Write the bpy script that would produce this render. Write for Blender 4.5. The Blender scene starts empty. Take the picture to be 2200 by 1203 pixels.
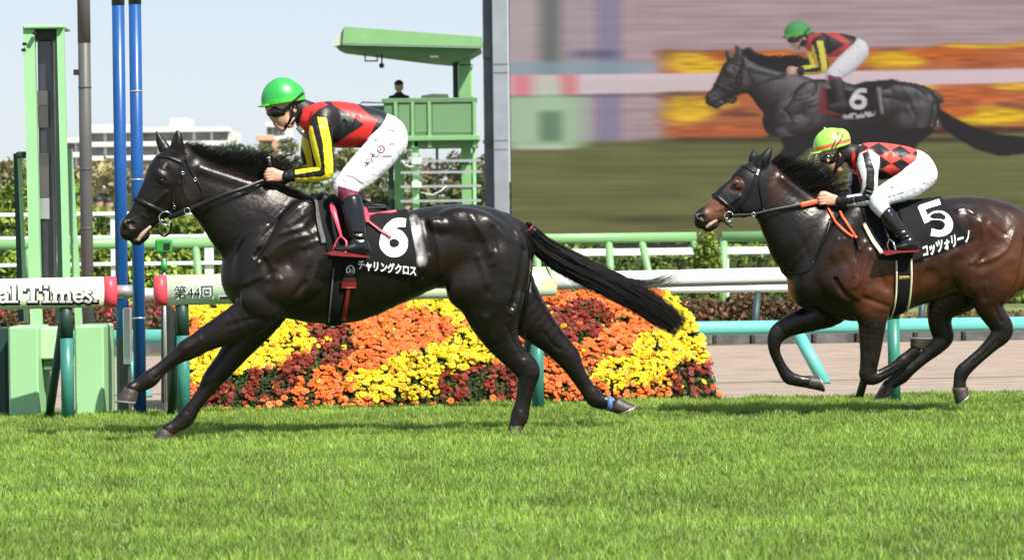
import bpy, math, random
import numpy as np
from mathutils import Vector, Matrix
from mathutils.bvhtree import BVHTree
random.seed(7); RNG = np.random.default_rng(7)
SC = bpy.context.scene
R = math.radians
# ------------------------------------------------------------------ camera, sky, sun
PW, PH, FP = 2200.0, 1203.0, 8000.0          # photograph's pixels and focal length in pixels
CAMZ = 1.40
pit = math.atan(96.5 / FP); rol = -0.012
_f0 = Vector((0, math.cos(pit), -math.sin(pit))); _u0 = Vector((0, math.sin(pit), math.cos(pit))); _r0 = Vector((1, 0, 0))
RT = (_r0 * math.cos(rol) + _u0 * math.sin(rol)).normalized(); UP = (-_r0 * math.sin(rol) + _u0 * math.cos(rol)).normalized()
CP = Vector((0, 0, CAMZ))
cam = bpy.data.cameras.new('camera'); cob = bpy.data.objects.new('camera', cam); SC.collection.objects.link(cob)
M = Matrix((RT, UP, -_f0)).transposed().to_4x4(); M.translation = CP; cob.matrix_world = M
cam.sensor_width = 36; cam.lens = 36 * FP / PW; cam.clip_end = 6000; cam.clip_start = 0.5
cam.dof.use_dof = True; cam.dof.focus_distance = 26.6; cam.dof.aperture_fstop = 6.8
SC.camera = cob
SUN_EL, SUN_AZ = R(48), R(142)               # azimuth clockwise from +Y
sd = Vector((math.sin(SUN_AZ) * math.cos(SUN_EL), math.cos(SUN_AZ) * math.cos(SUN_EL), math.sin(SUN_EL)))
w = bpy.data.worlds.new("World"); SC.world = w; w.use_nodes = True
nt = w.node_tree; bg = nt.nodes['Background']; sky = nt.nodes.new('ShaderNodeTexSky')
sky.sky_type = 'NISHITA'; sky.sun_disc = False; sky.sun_elevation = SUN_EL; sky.sun_rotation = SUN_AZ
sky.air_density = 1.0; sky.dust_density = 0.4; sky.ozone_density = 2.0
hz = nt.nodes.new('ShaderNodeMix'); hz.data_type = 'RGBA'; hz.inputs[0].default_value = 0.72     # bright hazy autumn sky
hz.inputs[7].default_value = (4.0, 4.4, 5.3, 1); nt.links.new(sky.outputs[0], hz.inputs[6]); nt.links.new(hz.outputs[2], bg.inputs[0]); bg.inputs[1].default_value = 0.10
sl = bpy.data.lights.new('sun', 'SUN'); so = bpy.data.objects.new('sun', sl); SC.collection.objects.link(so)
sl.energy = 4.8; sl.angle = R(0.53); sl.color = (1, 0.95, 0.87)
so.rotation_euler = (-sd).to_track_quat('-Z', 'Y').to_euler(); so.location = (5, -5, 20)
SC.view_settings.view_transform = 'Standard'; SC.view_settings.look = 'None'; SC.view_settings.exposure = 0.7; SC.view_settings.gamma = 1
SC.cycles.use_denoising = True; SC.cycles.max_bounces = 8; SC.cycles.transparent_max_bounces = 16

def ray(px, py):
    return _f0 * FP + RT * (px - PW / 2) - UP * (py - PH / 2)
def P(px, py, Y):
    "world point seen at photo pixel px,py at depth Y"
    d = ray(px, py); return CP + d * (Y / d.y)
def G(px, Y, z=0.0):
    "world point at depth Y and height z that shows in photo column px"
    a = P(px, 300, Y); b = P(px, 900, Y); k = (z - a.z) / (b.z - a.z)
    return a.lerp(b, k)
def proj(W):
    W = np.asarray(W, float) - np.array(CP)
    x = W @ np.array(RT); y = W @ np.array(UP); d = W @ np.array(_f0)
    return np.stack([PW / 2 + FP * x / d, PH / 2 - FP * y / d], -1)

class Frame:
    "local frame of a runner: X along the track (nose to tail), Y away from the camera, Z up"
    def __init__(s, px0, depth, yaw):
        s.yaw = yaw; g = G(px0, depth); s.O = Vector((g.x, g.y, 0.0))
        s.u = Vector((math.cos(yaw), math.sin(yaw), 0)); s.n = Vector((-math.sin(yaw), math.cos(yaw), 0))
        s.m = depth / FP
        s.camL = s.loc(CP)
    def loc(s, Wp):
        d = Wp - s.O; return Vector((d.dot(s.u), d.dot(s.n), d.z))
    def L(s, px, py, t=0.0):
        d = ray(px, py); k = (t - (CP - s.O).dot(s.n)) / d.dot(s.n)
        return s.loc(CP + d * k)
    def dirL(s, px, py):
        d = ray(px, py).normalized(); return Vector((d.dot(s.u), d.dot(s.n), d.z))
    def pix(s, V):
        V = np.asarray(V, float)
        Wd = np.array(s.O) + V[:, :1] * np.array(s.u) + V[:, 1:2] * np.array(s.n) + V[:, 2:3] * np.array((0, 0, 1.0))
        return proj(Wd)

# ------------------------------------------------------------------ object helpers
def link(o):
    SC.collection.objects.link(o); return o
def tag(o, label=None, cat=None, group=None, kind=None):
    if label: o['label'] = label
    if cat: o['category'] = cat
    if group: o['group'] = group
    if kind: o['kind'] = kind
    return o
def empty(name, loc=(0, 0, 0), rz=0.0):
    o = bpy.data.objects.new(name, None); link(o); o.location = loc; o.rotation_euler = (0, 0, rz); o.empty_display_size = 0.2
    return o
def mesh_obj(name, V, F, mat, parent=None, smooth=True, cols=None):
    me = bpy.data.meshes.new(name)
    V = np.asarray(V, np.float32)
    if isinstance(F, np.ndarray):
        n, k = F.shape
        me.vertices.add(len(V)); me.vertices.foreach_set('co', V.ravel())
        me.loops.add(n * k); me.loops.foreach_set('vertex_index', F.astype(np.int32).ravel())
        me.polygons.add(n); me.polygons.foreach_set('loop_start', np.arange(0, n * k, k, dtype=np.int32))
        me.update(calc_edges=True)
    else:
        me.from_pydata([tuple(map(float, v)) for v in V], [], [tuple(int(i) for i in f) for f in F]); me.update()
    if smooth: me.shade_smooth()
    if cols is not None:
        at = me.color_attributes.new('Col', 'FLOAT_COLOR', 'POINT')
        c = np.ones((len(V), 4), np.float32); c[:, :3] = cols; at.data.foreach_set('color', c.ravel())
    for m in (mat if isinstance(mat, (list, tuple)) else [mat]): me.materials.append(m)
    o = bpy.data.objects.new(name, me); link(o)
    if parent is not None: o.parent = parent
    return o
class MB:
    "collects simple solids into one mesh"
    def __init__(s): s.V = []; s.F = []
    def add(s, V, F):
        b = len(s.V); s.V += [tuple(v) for v in V]; s.F += [tuple(i + b for i in f) for f in F]; return s
    def box(s, c, size, rz=0.0, bev=0.0, mat=None):
        x, y, z = [q / 2 for q in size]; M3 = mat or Matrix.Rotation(rz, 3, 'Z'); c = Vector(c)
        b = min(bev, x * .9, y * .9, z * .9)
        if b <= 0:
            V = [c + M3 @ Vector((i * x, j * y, k * z)) for k in (-1, 1) for j in (-1, 1) for i in (-1, 1)]
            return s.add(V, [(0, 2, 3, 1), (4, 5, 7, 6), (0, 1, 5, 4), (2, 6, 7, 3), (0, 4, 6, 2), (1, 3, 7, 5)])
        V = []; F = []
        ring = lambda xx, yy: [(-xx + b, -yy), (xx - b, -yy), (xx, -yy + b), (xx, yy - b), (xx - b, yy), (-xx + b, yy), (-xx, yy - b), (-xx, -yy + b)]
        for xx, yy, zz in ((x - b, y - b, -z), (x, y, -z + b), (x, y, z - b), (x - b, y - b, z)):
            V += [c + M3 @ Vector((p[0], p[1], zz)) for p in ring(xx, yy)]
        for r in range(3):
            for i in range(8): F.append((r * 8 + i, r * 8 + (i + 1) % 8, r * 8 + 8 + (i + 1) % 8, r * 8 + 8 + i))
        F += [tuple(range(7, -1, -1)), tuple(range(24, 32))]
        return s.add(V, F)
    def tube(s, pts, r, n=10, cap=True, flat=1.0, upv=None):
        pts = [Vector(p) for p in pts]; rs = r if isinstance(r, (list, tuple)) else [r] * len(pts)
        V = []; F = []; prev = None
        for i, p in enumerate(pts):
            t = (pts[min(i + 1, len(pts) - 1)] - pts[max(i - 1, 0)]).normalized()
            if prev is None:
                ref = Vector(upv) if upv else (Vector((0, 0, 1)) if abs(t.z) < .9 else Vector((1, 0, 0)))
                a = (ref - t * ref.dot(t)).normalized()
            else: a = (prev - t * prev.dot(t)).normalized()
            prev = a; bb = t.cross(a)
            for k in range(n):
                q = 2 * math.pi * k / n; V.append(p + a * math.cos(q) * rs[i] + bb * math.sin(q) * rs[i] * flat)
        for i in range(len(pts) - 1):
            for k in range(n): F.append((i * n + k, i * n + (k + 1) % n, i * n + n + (k + 1) % n, i * n + n + k))
        if cap: F += [tuple(range(n - 1, -1, -1)), tuple(range((len(pts) - 1) * n, len(pts) * n))]
        return s.add(V, F)
    def prism(s, poly, d):
        "poly: list of Vectors (planar), extruded by vector d"
        n = len(poly); V = [Vector(p) for p in poly] + [Vector(p) + Vector(d) for p in poly]
        return s.add(V, [tuple(range(n)), tuple(range(2 * n - 1, n - 1, -1))] + [(i, i + n, (i + 1) % n + n, (i + 1) % n) for i in range(n)])
    def build(s, name, mat, parent=None, smooth=False, off=None):
        V = np.array([tuple(v) for v in s.V], float)
        if off is not None: V = V - np.array(off)
        return mesh_obj(name, V, s.F, mat, parent, smooth)

# ------------------------------------------------------------------ materials
def mat(name, col=(.5, .5, .5), rough=.5, metal=0.0, spec=.5, attr=False, noise=0.0, nscale=8.0, bump=0.0, bscale=60.0, coat=0.0, emit=None,
        trans=0.0, sheen=0.0, transl=None, stretch=None, rvar=0.0, alpha=None, bump2=None, detail=4.0):
    m = bpy.data.materials.new(name); m.use_nodes = True; t = m.node_tree; N = t.nodes; b = N['Principled BSDF']; K = t.links.new
    b.inputs['Roughness'].default_value = rough; b.inputs['Metallic'].default_value = metal; b.inputs['Specular IOR Level'].default_value = spec
    b.inputs['Coat Weight'].default_value = coat; b.inputs['Coat Roughness'].default_value = .12
    b.inputs['Transmission Weight'].default_value = trans; b.inputs['Sheen Weight'].default_value = sheen
    if alpha is not None: b.inputs['Alpha'].default_value = alpha
    tc = N.new('ShaderNodeTexCoord'); vec = tc.outputs['Object']
    if stretch:
        mp = N.new('ShaderNodeMapping'); mp.inputs['Scale'].default_value = stretch; K(vec, mp.inputs[0]); vec = mp.outputs[0]
    src = None
    if attr:
        at = N.new('ShaderNodeAttribute'); at.attribute_name = 'Col'; src = at.outputs['Color']
    else:
        rgb = N.new('ShaderNodeRGB'); rgb.outputs[0].default_value = (*col, 1); src = rgb.outputs[0]
    if noise:
        nz = N.new('ShaderNodeTexNoise'); nz.inputs['Scale'].default_value = nscale; nz.inputs['Detail'].default_value = detail; K(vec, nz.inputs['Vector'])
        mr = N.new('ShaderNodeMapRange'); mr.inputs[1].default_value = .25; mr.inputs[2].default_value = .75
        mr.inputs[3].default_value = 1 - noise; mr.inputs[4].default_value = 1 + noise; K(nz.outputs[0], mr.inputs[0])
        mx = N.new('ShaderNodeMix'); mx.data_type = 'RGBA'; mx.blend_type = 'MULTIPLY'; mx.inputs[0].default_value = 1
        K(src, mx.inputs[6]); K(mr.outputs[0], mx.inputs[7]); src = mx.outputs[2]
        if rvar:
            m2 = N.new('ShaderNodeMapRange'); m2.inputs[1].default_value = .3; m2.inputs[2].default_value = .7
            m2.inputs[3].default_value = rough - rvar; m2.inputs[4].default_value = rough + rvar; K(nz.outputs[0], m2.inputs[0]); K(m2.outputs[0], b.inputs['Roughness'])
    K(src, b.inputs['Base Color'])
    if bump:
        n2 = N.new('ShaderNodeTexNoise'); n2.inputs['Scale'].default_value = bscale; n2.inputs['Detail'].default_value = 5; K(vec, n2.inputs['Vector'])
        bp = N.new('ShaderNodeBump'); bp.inputs['Strength'].default_value = bump; bp.inputs['Distance'].default_value = .02; K(n2.outputs[0], bp.inputs['Height'])
        last = bp
        if bump2:
            n3 = N.new('ShaderNodeTexNoise'); n3.inputs['Scale'].default_value = bump2[1]; n3.inputs['Detail'].default_value = 3; K(tc.outputs['Object'], n3.inputs['Vector'])
            b2 = N.new('ShaderNodeBump'); b2.inputs['Strength'].default_value = bump2[0]; b2.inputs['Distance'].default_value = bump2[2] if len(bump2) > 2 else .02
            K(n3.outputs[0], b2.inputs['Height']); K(bp.outputs[0], b2.inputs['Normal']); last = b2
        K(last.outputs[0], b.inputs['Normal'])
    if emit:
        if emit is True: K(src, b.inputs['Emission Color'])
        else: b.inputs['Emission Color'].default_value = (*emit[:3], 1)
        b.inputs['Emission Strength'].default_value = 1.0 if emit is True else emit[3]
    if transl:
        tr = N.new('ShaderNodeBsdfTranslucent'); K(src, tr.inputs[0]); ms = N.new('ShaderNodeMixShader'); ms.inputs[0].default_value = transl
        K(b.outputs[0], ms.inputs[1]); K(tr.outputs[0], ms.inputs[2]); K(ms.outputs[0], N['Material Output'].inputs[0])
    return m

# ------------------------------------------------------------------ sculpting: smooth union of limbs and muscles on a grid
def catmull(S, k):
    S = np.asarray(S, float); n = len(S)
    if n < 3 or k < 2: return S
    out = []
    for i in range(n - 1):
        p0, p1, p2, p3 = S[max(i - 1, 0)], S[i], S[i + 1], S[min(i + 2, n - 1)]
        for j in range(k):
            t = j / k
            out.append(.5 * (2 * p1 + (p2 - p0) * t + (2 * p0 - 5 * p1 + 4 * p2 - p3) * t * t + (3 * p1 - p0 - 3 * p2 + p3) * t ** 3))
    out.append(S[-1]); return np.array(out)
class Field:
    def __init__(s, fr, lo, hi, h):
        s.fr = fr; s.lo = np.array(lo, float); s.h = h
        s.n = np.ceil((np.array(hi) - s.lo) / h).astype(int) + 1
        s.v = np.full(s.n, .15, np.float32)
        s.ax = [(s.lo[i] + h * np.arange(s.n[i])).astype(np.float32) for i in range(3)]
    def _sl(s, lo, hi):
        a = np.clip(np.floor((np.array(lo) - s.lo) / s.h).astype(int), 0, s.n); b = np.clip(np.ceil((np.array(hi) - s.lo) / s.h).astype(int) + 1, 0, s.n)
        return tuple(slice(int(i), int(j)) for i, j in zip(a, b))
    def _xyz(s, sl):
        return s.ax[0][sl[0]][:, None, None], s.ax[1][sl[1]][None, :, None], s.ax[2][sl[2]][None, None, :]
    def _merge(s, sl, d, k, op):
        a = s.v[sl]
        if op == 'sub': a = -a
        if k > 0:
            h = np.clip(.5 + .5 * (d - a) / k, 0, 1); r = d * (1 - h) + a * h - k * h * (1 - h)
        else: r = np.minimum(a, d)
        s.v[sl] = -r if op == 'sub' else r
    def st(s, T):
        "pixel stations (px,py,r_px,t,w) -> local (x,z,t,r,w)"
        out = []
        for (px, py, r, t, w) in T:
            q = s.fr.L(px, py, t); out.append((q.x, q.z, t, r * s.fr.m, w))
        return np.array(out)
    def tube(s, T, k=.03, sub=3, op='add', mirror=False, raw=False, pad=.05):
        S = catmull(np.asarray(T, float) if raw else s.st(T), sub)
        for sg in ((1, -1) if mirror else (1,)):
            Q = S.copy(); Q[:, 2] *= sg
            rm = np.maximum(Q[:, 3], Q[:, 4])
            lo = (Q[:, [0, 2, 1]] - rm[:, None]).min(0) - pad - k; hi = (Q[:, [0, 2, 1]] + rm[:, None]).max(0) + pad + k
            SL = s._sl(lo, hi)
            if min(x.stop - x.start for x in SL) <= 0: continue
            D = np.full(tuple(x.stop - x.start for x in SL), .15, np.float32)
            segs = [(Q[i], Q[i + 1]) for i in range(len(Q) - 1)] or [(Q[0], Q[0])]
            for A, B in segs:
                rr = max(A[3], A[4], B[3], B[4]) + pad + k
                sl = s._sl(np.minimum(A[[0, 2, 1]], B[[0, 2, 1]]) - rr, np.maximum(A[[0, 2, 1]], B[[0, 2, 1]]) + rr)
                sl = tuple(slice(max(a.start, b.start), min(a.stop, b.stop)) for a, b in zip(sl, SL))
                if min(x.stop - x.start for x in sl) <= 0: continue
                X, Y, Z = s._xyz(sl)
                dx, dz = B[0] - A[0], B[1] - A[1]; L2 = max(dx * dx + dz * dz, 1e-9)
                h = np.clip(((X - A[0]) * dx + (Z - A[1]) * dz) / L2, 0, 1)
                r = A[3] + (B[3] - A[3]) * h; wv = A[4] + (B[4] - A[4]) * h
                ro2 = (X - A[0] - dx * h) ** 2 + (Z - A[1] - dz * h) ** 2
                dt2 = (Y - A[2] - (B[2] - A[2]) * h) ** 2
                k0 = np.sqrt(ro2 / r ** 2 + dt2 / wv ** 2); k1 = np.sqrt(ro2 / r ** 4 + dt2 / wv ** 4) + 1e-6
                d = np.minimum(k0 * (k0 - 1) / k1, .15)
                ls = tuple(slice(a.start - b.start, a.stop - b.start) for a, b in zip(sl, SL))
                D[ls] = np.minimum(D[ls], d)
            s._merge(SL, D, k, op)
    def blob(s, px, py, rx, rz, t, rt, ang=0.0, k=.03, op='add', mirror=True):
        "ang in degrees, image-wise: positive turns the long axis down to the right"
        for sg in ((1, -1) if mirror else (1,)):
            c = s.fr.L(px, py, t); cx, cy, cz = c.x, t * sg, c.z; rx_, rz_ = rx * s.fr.m, rz * s.fr.m
            rm = max(rx_, rz_) + .04 + k
            sl = s._sl((cx - rm, cy - rt - .04 - k, cz - rm), (cx + rm, cy + rt + .04 + k, cz + rm))
            if min(x.stop - x.start for x in sl) <= 0: continue
            X, Y, Z = s._xyz(sl); ca, sa = math.cos(R(ang)), math.sin(R(ang))
            a = (X - cx) * ca - (Z - cz) * sa; b = (X - cx) * sa + (Z - cz) * ca; y = Y - cy
            k0 = np.sqrt((a / rx_) ** 2 + (b / rz_) ** 2 + (y / rt) ** 2); k1 = np.sqrt((a / rx_ ** 2) ** 2 + (b / rz_ ** 2) ** 2 + (y / rt ** 2) ** 2) + 1e-6
            s._merge(sl, np.minimum(k0 * (k0 - 1) / k1, .15), k, op)
    def cut(s, px1, py1, px2, py2, t=0.0):
        "keep the part above the line (px1,py1)-(px2,py2)"
        a = s.fr.L(px1, py1, t); b = s.fr.L(px2, py2, t)
        nx, nz = (b.z - a.z), -(b.x - a.x); l = math.hypot(nx, nz); X, Y, Z = s._xyz(tuple(slice(0, int(q)) for q in s.n))
        d = ((X - a.x) * nx + (Z - a.z) * nz) / l
        s.v = np.maximum(s.v, d.astype(np.float32) if nx * 0 == 0 else d)
    def mesh(s, smooth=2):
        return nets(s.v, s.lo, s.h, smooth)
def nets(v, lo, h, smooth=2):
    v = v.copy(); v[0] = v[-1] = .1; v[:, 0] = v[:, -1] = .1; v[:, :, 0] = v[:, :, -1] = .1
    ins = v < 0; n = np.array(v.shape) - 1
    cnt = np.zeros(n, np.int8)
    for i in (0, 1):
        for j in (0, 1):
            for k in (0, 1): cnt += ins[i:n[0] + i, j:n[1] + j, k:n[2] + k]
    cells = np.argwhere((cnt > 0) & (cnt < 8)); idx = np.full(n, -1, np.int32); idx[tuple(cells.T)] = np.arange(len(cells))
    acc = np.zeros((len(cells), 3)); num = np.zeros(len(cells))
    C = [(i, j, k) for i in (0, 1) for j in (0, 1) for k in (0, 1)]
    val = {c: v[cells[:, 0] + c[0], cells[:, 1] + c[1], cells[:, 2] + c[2]].astype(float) for c in C}
    for c in C:
        for ax in range(3):
            if c[ax] == 0:
                d = list(c); d[ax] = 1; d = tuple(d); a, b = val[c], val[d]; m = (a < 0) != (b < 0)
                t = np.where(m, a / np.where(m, a - b, 1), 0); p = np.repeat(np.array([c], float), len(cells), 0); p[:, ax] += t
                acc[m] += p[m]; num[m] += 1
    V = (cells + acc / num[:, None]) * h + lo
    F = []
    for ax in range(3):
        o1, o2 = [(1, 2), (2, 0), (0, 1)][ax]
        s0 = [slice(1, -1)] * 3; s1 = [slice(1, -1)] * 3; s0[ax] = slice(0, -1); s1[ax] = slice(1, None)
        a = ins[tuple(s0)]; b = ins[tuple(s1)]; e = np.argwhere(a != b); sgn = a[tuple(e.T)]
        off = np.array([1, 1, 1]); off[ax] = 0; e = e + off
        def I(d1, d2):
            q = e.copy(); q[:, o1] -= d1; q[:, o2] -= d2; return idx[tuple(q.T)]
        q = np.stack([I(1, 1), I(0, 1), I(0, 0), I(1, 0)], 1); q[~sgn] = q[~sgn][:, ::-1]; F.append(q)
    F = np.concatenate(F)
    if smooth:
        E = np.concatenate([F[:, [0, 1]], F[:, [1, 2]], F[:, [2, 3]], F[:, [3, 0]]]); nv = len(V)
        deg = np.bincount(E[:, 0], minlength=nv) + np.bincount(E[:, 1], minlength=nv)
        for it in range(smooth * 2 if smooth < 16 else smooth):
            S = np.stack([np.bincount(E[:, 0], V[E[:, 1], c], nv) + np.bincount(E[:, 1], V[E[:, 0], c], nv) for c in range(3)], 1) / deg[:, None]
            V = V + (.5 if it % 2 == 0 or smooth > 15 else -.52) * (S - V)
    return V, F
def bvh_of(V, F): return BVHTree.FromPolygons([Vector(v) for v in V], [tuple(map(int, f)) for f in F])
def inpoly(P2, poly):
    x, y = P2[:, 0], P2[:, 1]; c = np.zeros(len(P2), bool); n = len(poly)
    for i in range(n):
        x1, y1 = poly[i]; x2, y2 = poly[(i + 1) % n]
        if y1 == y2: continue
        m = ((y1 > y) != (y2 > y)) & (x < (x2 - x1) * (y - y1) / (y2 - y1) + x1); c ^= m
    return c
def segdist(P2, pts):
    d = np.full(len(P2), 1e9)
    for (x1, y1), (x2, y2) in zip(pts[:-1], pts[1:]):
        dx, dy = x2 - x1, y2 - y1; h = np.clip(((P2[:, 0] - x1) * dx + (P2[:, 1] - y1) * dy) / max(dx * dx + dy * dy, 1e-9), 0, 1)
        d = np.minimum(d, np.hypot(P2[:, 0] - x1 - dx * h, P2[:, 1] - y1 - dy * h))
    return d
def vnoise(Pn, seed=0):
    "smooth value noise on an (n,2|3) array"
    Pn = np.asarray(Pn, float); i = np.floor(Pn).astype(np.int64); f = Pn - i; f = f * f * (3 - 2 * f); D = Pn.shape[1]; out = 0
    for c in range(2 ** D):
        w = 1.0; hsh = np.full(len(Pn), seed * 7919 + 17, np.int64)
        for d in range(D):
            b = (c >> d) & 1; w = w * (f[:, d] if b else 1 - f[:, d]); hsh = (hsh * 1103515245 + (i[:, d] + b) * 374761393 + 12345) & 0x7fffffff
        hsh = (hsh ^ (hsh >> 13)) * 1274126177 & 0x7fffffff
        out = out + w * ((hsh ^ (hsh >> 16)) & 0xffff) / 65535.0
    return out
class Skin:
    "the sculpted surface of a runner, to lay straps, cloths and letters on"
    def __init__(s, fr, V, F): s.fr = fr; s.b = bvh_of(V, F)
    def hit(s, px, py, off=0.004, fall=None):
        d = s.fr.dirL(px, py); h = s.b.ray_cast(s.fr.camL, d)
        if h[0] is None:
            q = s.fr.L(px, py, fall if fall is not None else -.02)
            h2 = s.b.find_nearest(q)
            if fall is None and h2[0] is not None:
                n = h2[1]; return h2[0] + n * off, n
            return q, Vector((0, -1, 0))
        n = h[1]
        if n.dot(d) > 0: n = -n
        return h[0] + n * off, n
    def strap(s, mb, pts, wpx, th=.004, off=.003, k=4, mirror=True, fall=None):
        S = catmull(np.array(pts, float), k) if len(pts) > 2 else np.array([np.array(pts[0]) + (np.array(pts[1], float) - np.array(pts[0])) * i / 6 for i in range(7)])
        H = [s.hit(p[0], p[1], off, fall) for p in S]
        pp = [h[0] for h in H]
        for sg in ((1, -1) if mirror else (1,)):
            V = []; F = []
            for i, (p, n) in enumerate(H):
                t = (pp[min(i + 1, len(pp) - 1)] - pp[max(i - 1, 0)])
                t = t.normalized() if t.length > 1e-6 else Vector((1, 0, 0))
                b = t.cross(n)
                b = b.normalized() if b.length > 1e-4 else Vector((0, 0, 1))
                hw = wpx * s.fr.m / 2
                for q in (p - b * hw, p - b * hw * .8 + n * th, p + b * hw * .8 + n * th, p + b * hw): V.append((q.x, q.y * sg, q.z))
            m = len(H)
            for i in range(m - 1):
                for j in range(4):
                    f = (i * 4 + j, i * 4 + (j + 1) % 4, i * 4 + 4 + (j + 1) % 4, i * 4 + 4 + j); F.append(f if sg > 0 else f[::-1])
            F += [(0, 1, 2, 3), tuple(m * 4 - 4 + j for j in (3, 2, 1, 0))]
            mb.add(V, F)
    def sheet(s, quad, nu, nv, off=.01, fall=None, th=.004):
        "cloth over the surface; quad TL,TR,BR,BL in pixels; returns V,F with thickness"
        TL, TR, BR, BL = [np.array(q, float) for q in quad]; V = []; N = []
        for j in range(nv + 1):
            for i in range(nu + 1):
                a, b = i / nu, j / nv; p = (TL * (1 - a) + TR * a) * (1 - b) + (BL * (1 - a) + BR * a) * b
                q, n = s.hit(p[0], p[1], off, fall); V.append(q); N.append(n)
        m = len(V); F = []
        V2 = [v - n * th for v, n in zip(V, N)]; idx = lambda i, j: j * (nu + 1) + i
        for j in range(nv):
            for i in range(nu):
                f = (idx(i, j), idx(i, j + 1), idx(i + 1, j + 1), idx(i + 1, j)); F.append(f); F.append(tuple(q + m for q in f[::-1]))
        edge = [idx(i, 0) for i in range(nu + 1)] + [idx(nu, j) for j in range(1, nv + 1)] + [idx(i, nv) for i in range(nu - 1, -1, -1)] + [idx(0, j) for j in range(nv - 1, 0, -1)]
        for a, b in zip(edge, edge[1:] + edge[:1]): F.append((a, b, b + m, a + m))
        return [tuple(v) for v in V + V2], F
def strands(lines, r0, r1, seed=1):
    "tapered three-sided hairs; lines (n,k,3)"
    L = np.asarray(lines, float); n, k, _ = L.shape
    T = np.gradient(L, axis=1); T /= np.linalg.norm(T, axis=2, keepdims=True) + 1e-9
    ref = np.zeros_like(T); ref[..., 1] = 1; A = np.cross(T, ref); A /= np.linalg.norm(A, axis=2, keepdims=True) + 1e-9; B = np.cross(T, A)
    rad = (np.linspace(r0, r1, k))[None, :, None] * (np.asarray(1.0)); V = []
    for q in range(3):
        a = 2 * math.pi * q / 3; V.append(L + A * rad * math.cos(a) + B * rad * math.sin(a))
    V = np.stack(V, 2).reshape(n * k * 3, 3)
    base = (np.arange(n)[:, None, None] * k + np.arange(k - 1)[None, :, None]) * 3; q = np.arange(3)[None, None, :]
    F = np.stack([base + q, base + (q + 1) % 3, base + 3 + (q + 1) % 3, base + 3 + q], -1).reshape(-1, 4)
    return V, F
def text_geo(s, size=1.0, offset=0.0, res=6, cond=None):
    cu = bpy.data.curves.new('lettering', 'FONT'); cu.body = s; cu.size = size; cu.offset = offset; cu.resolution_u = res
    o = bpy.data.objects.new('lettering', cu); link(o); bpy.context.view_layer.update()
    dg = bpy.context.evaluated_depsgraph_get(); me = bpy.data.meshes.new_from_object(o.evaluated_get(dg))
    V = np.array([v.co[:] for v in me.vertices]).reshape(-1, 3); F = [tuple(p.vertices) for p in me.polygons]
    bpy.data.objects.remove(o); bpy.data.curves.remove(cu); bpy.data.meshes.remove(me)
    return V[:, :2] if len(V) else np.zeros((0, 2)), F
def fit_text(s, box, offset=0.0):
    "letters scaled into the parallelogram box = (TL, TR, BL) in pixels -> pixel coords, faces"
    V, F = text_geo(s, 1.0, offset)
    lo, hi = V.min(0), V.max(0); q = (V - lo) / (hi - lo)
    TL, TR, BL = [np.array(b, float) for b in box]
    return TL + q[:, :1] * (TR - TL) + (1 - q[:, 1:]) * (BL - TL), F
# ------------------------------------------------------------------ the horses
M_black_coat = mat('black_coat', attr=True, rough=.305, spec=.42, noise=.25, nscale=7, stretch=(.45, 1, 1), bump=.1, bscale=190, rvar=.06, bump2=(.1, 20, .035))
M_bay_coat = mat('bay_coat', attr=True, rough=.31, spec=.42, noise=.3, nscale=7, stretch=(.45, 1, 1), bump=.1, bscale=190, rvar=.06, bump2=(.1, 20, .035))
for _m in (M_black_coat, M_bay_coat): _m.node_tree.nodes['Principled BSDF'].inputs['Specular Tint'].default_value = (1, .95, .9, 1)
M_hair = mat('black_hair', (.006, .005, .0045), rough=.42, spec=.3)
M_hoof = mat('hoof_horn', (.05, .038, .027), rough=.45, noise=.5, nscale=30, bump=.2, bscale=80)
M_shoe = mat('pale_metal', (.55, .53, .5), rough=.35, metal=.8)
M_steel = mat('bright_steel', (.75, .75, .75), rough=.18, metal=1)
M_leather = mat('black_leather', (.006, .006, .006), rough=.36, spec=.35, bump=.1, bscale=200)
M_blackcloth = mat('black_cloth', (.006, .006, .0065), rough=.8, spec=.25, bump=.15, bscale=300, noise=.3, nscale=12)
M_greytrim = mat('grey_trim', (.085, .085, .085), rough=.7)
M_white = mat('white_print', (.85, .85, .85), rough=.6)
M_red = mat('dark_red_leather', (.2, .012, .014), rough=.4)
M_pink = mat('pinkish_red_leather', (.62, .06, .11), rough=.38)
M_orange = mat('orange_rubber', (.72, .11, .03), rough=.5)
M_cream = mat('cream_piping', (.72, .66, .46), rough=.6)
M_tongue = mat('pink_tongue', (.5, .33, .25), rough=.3)
M_eye = mat('dark_eye', (.006, .004, .003), rough=.05, spec=.8)
M_blueband = mat('blue_band', (.1, .17, .36), rough=.4)
M_gold = mat('gold_label', (.6, .42, .08), rough=.4)

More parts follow.
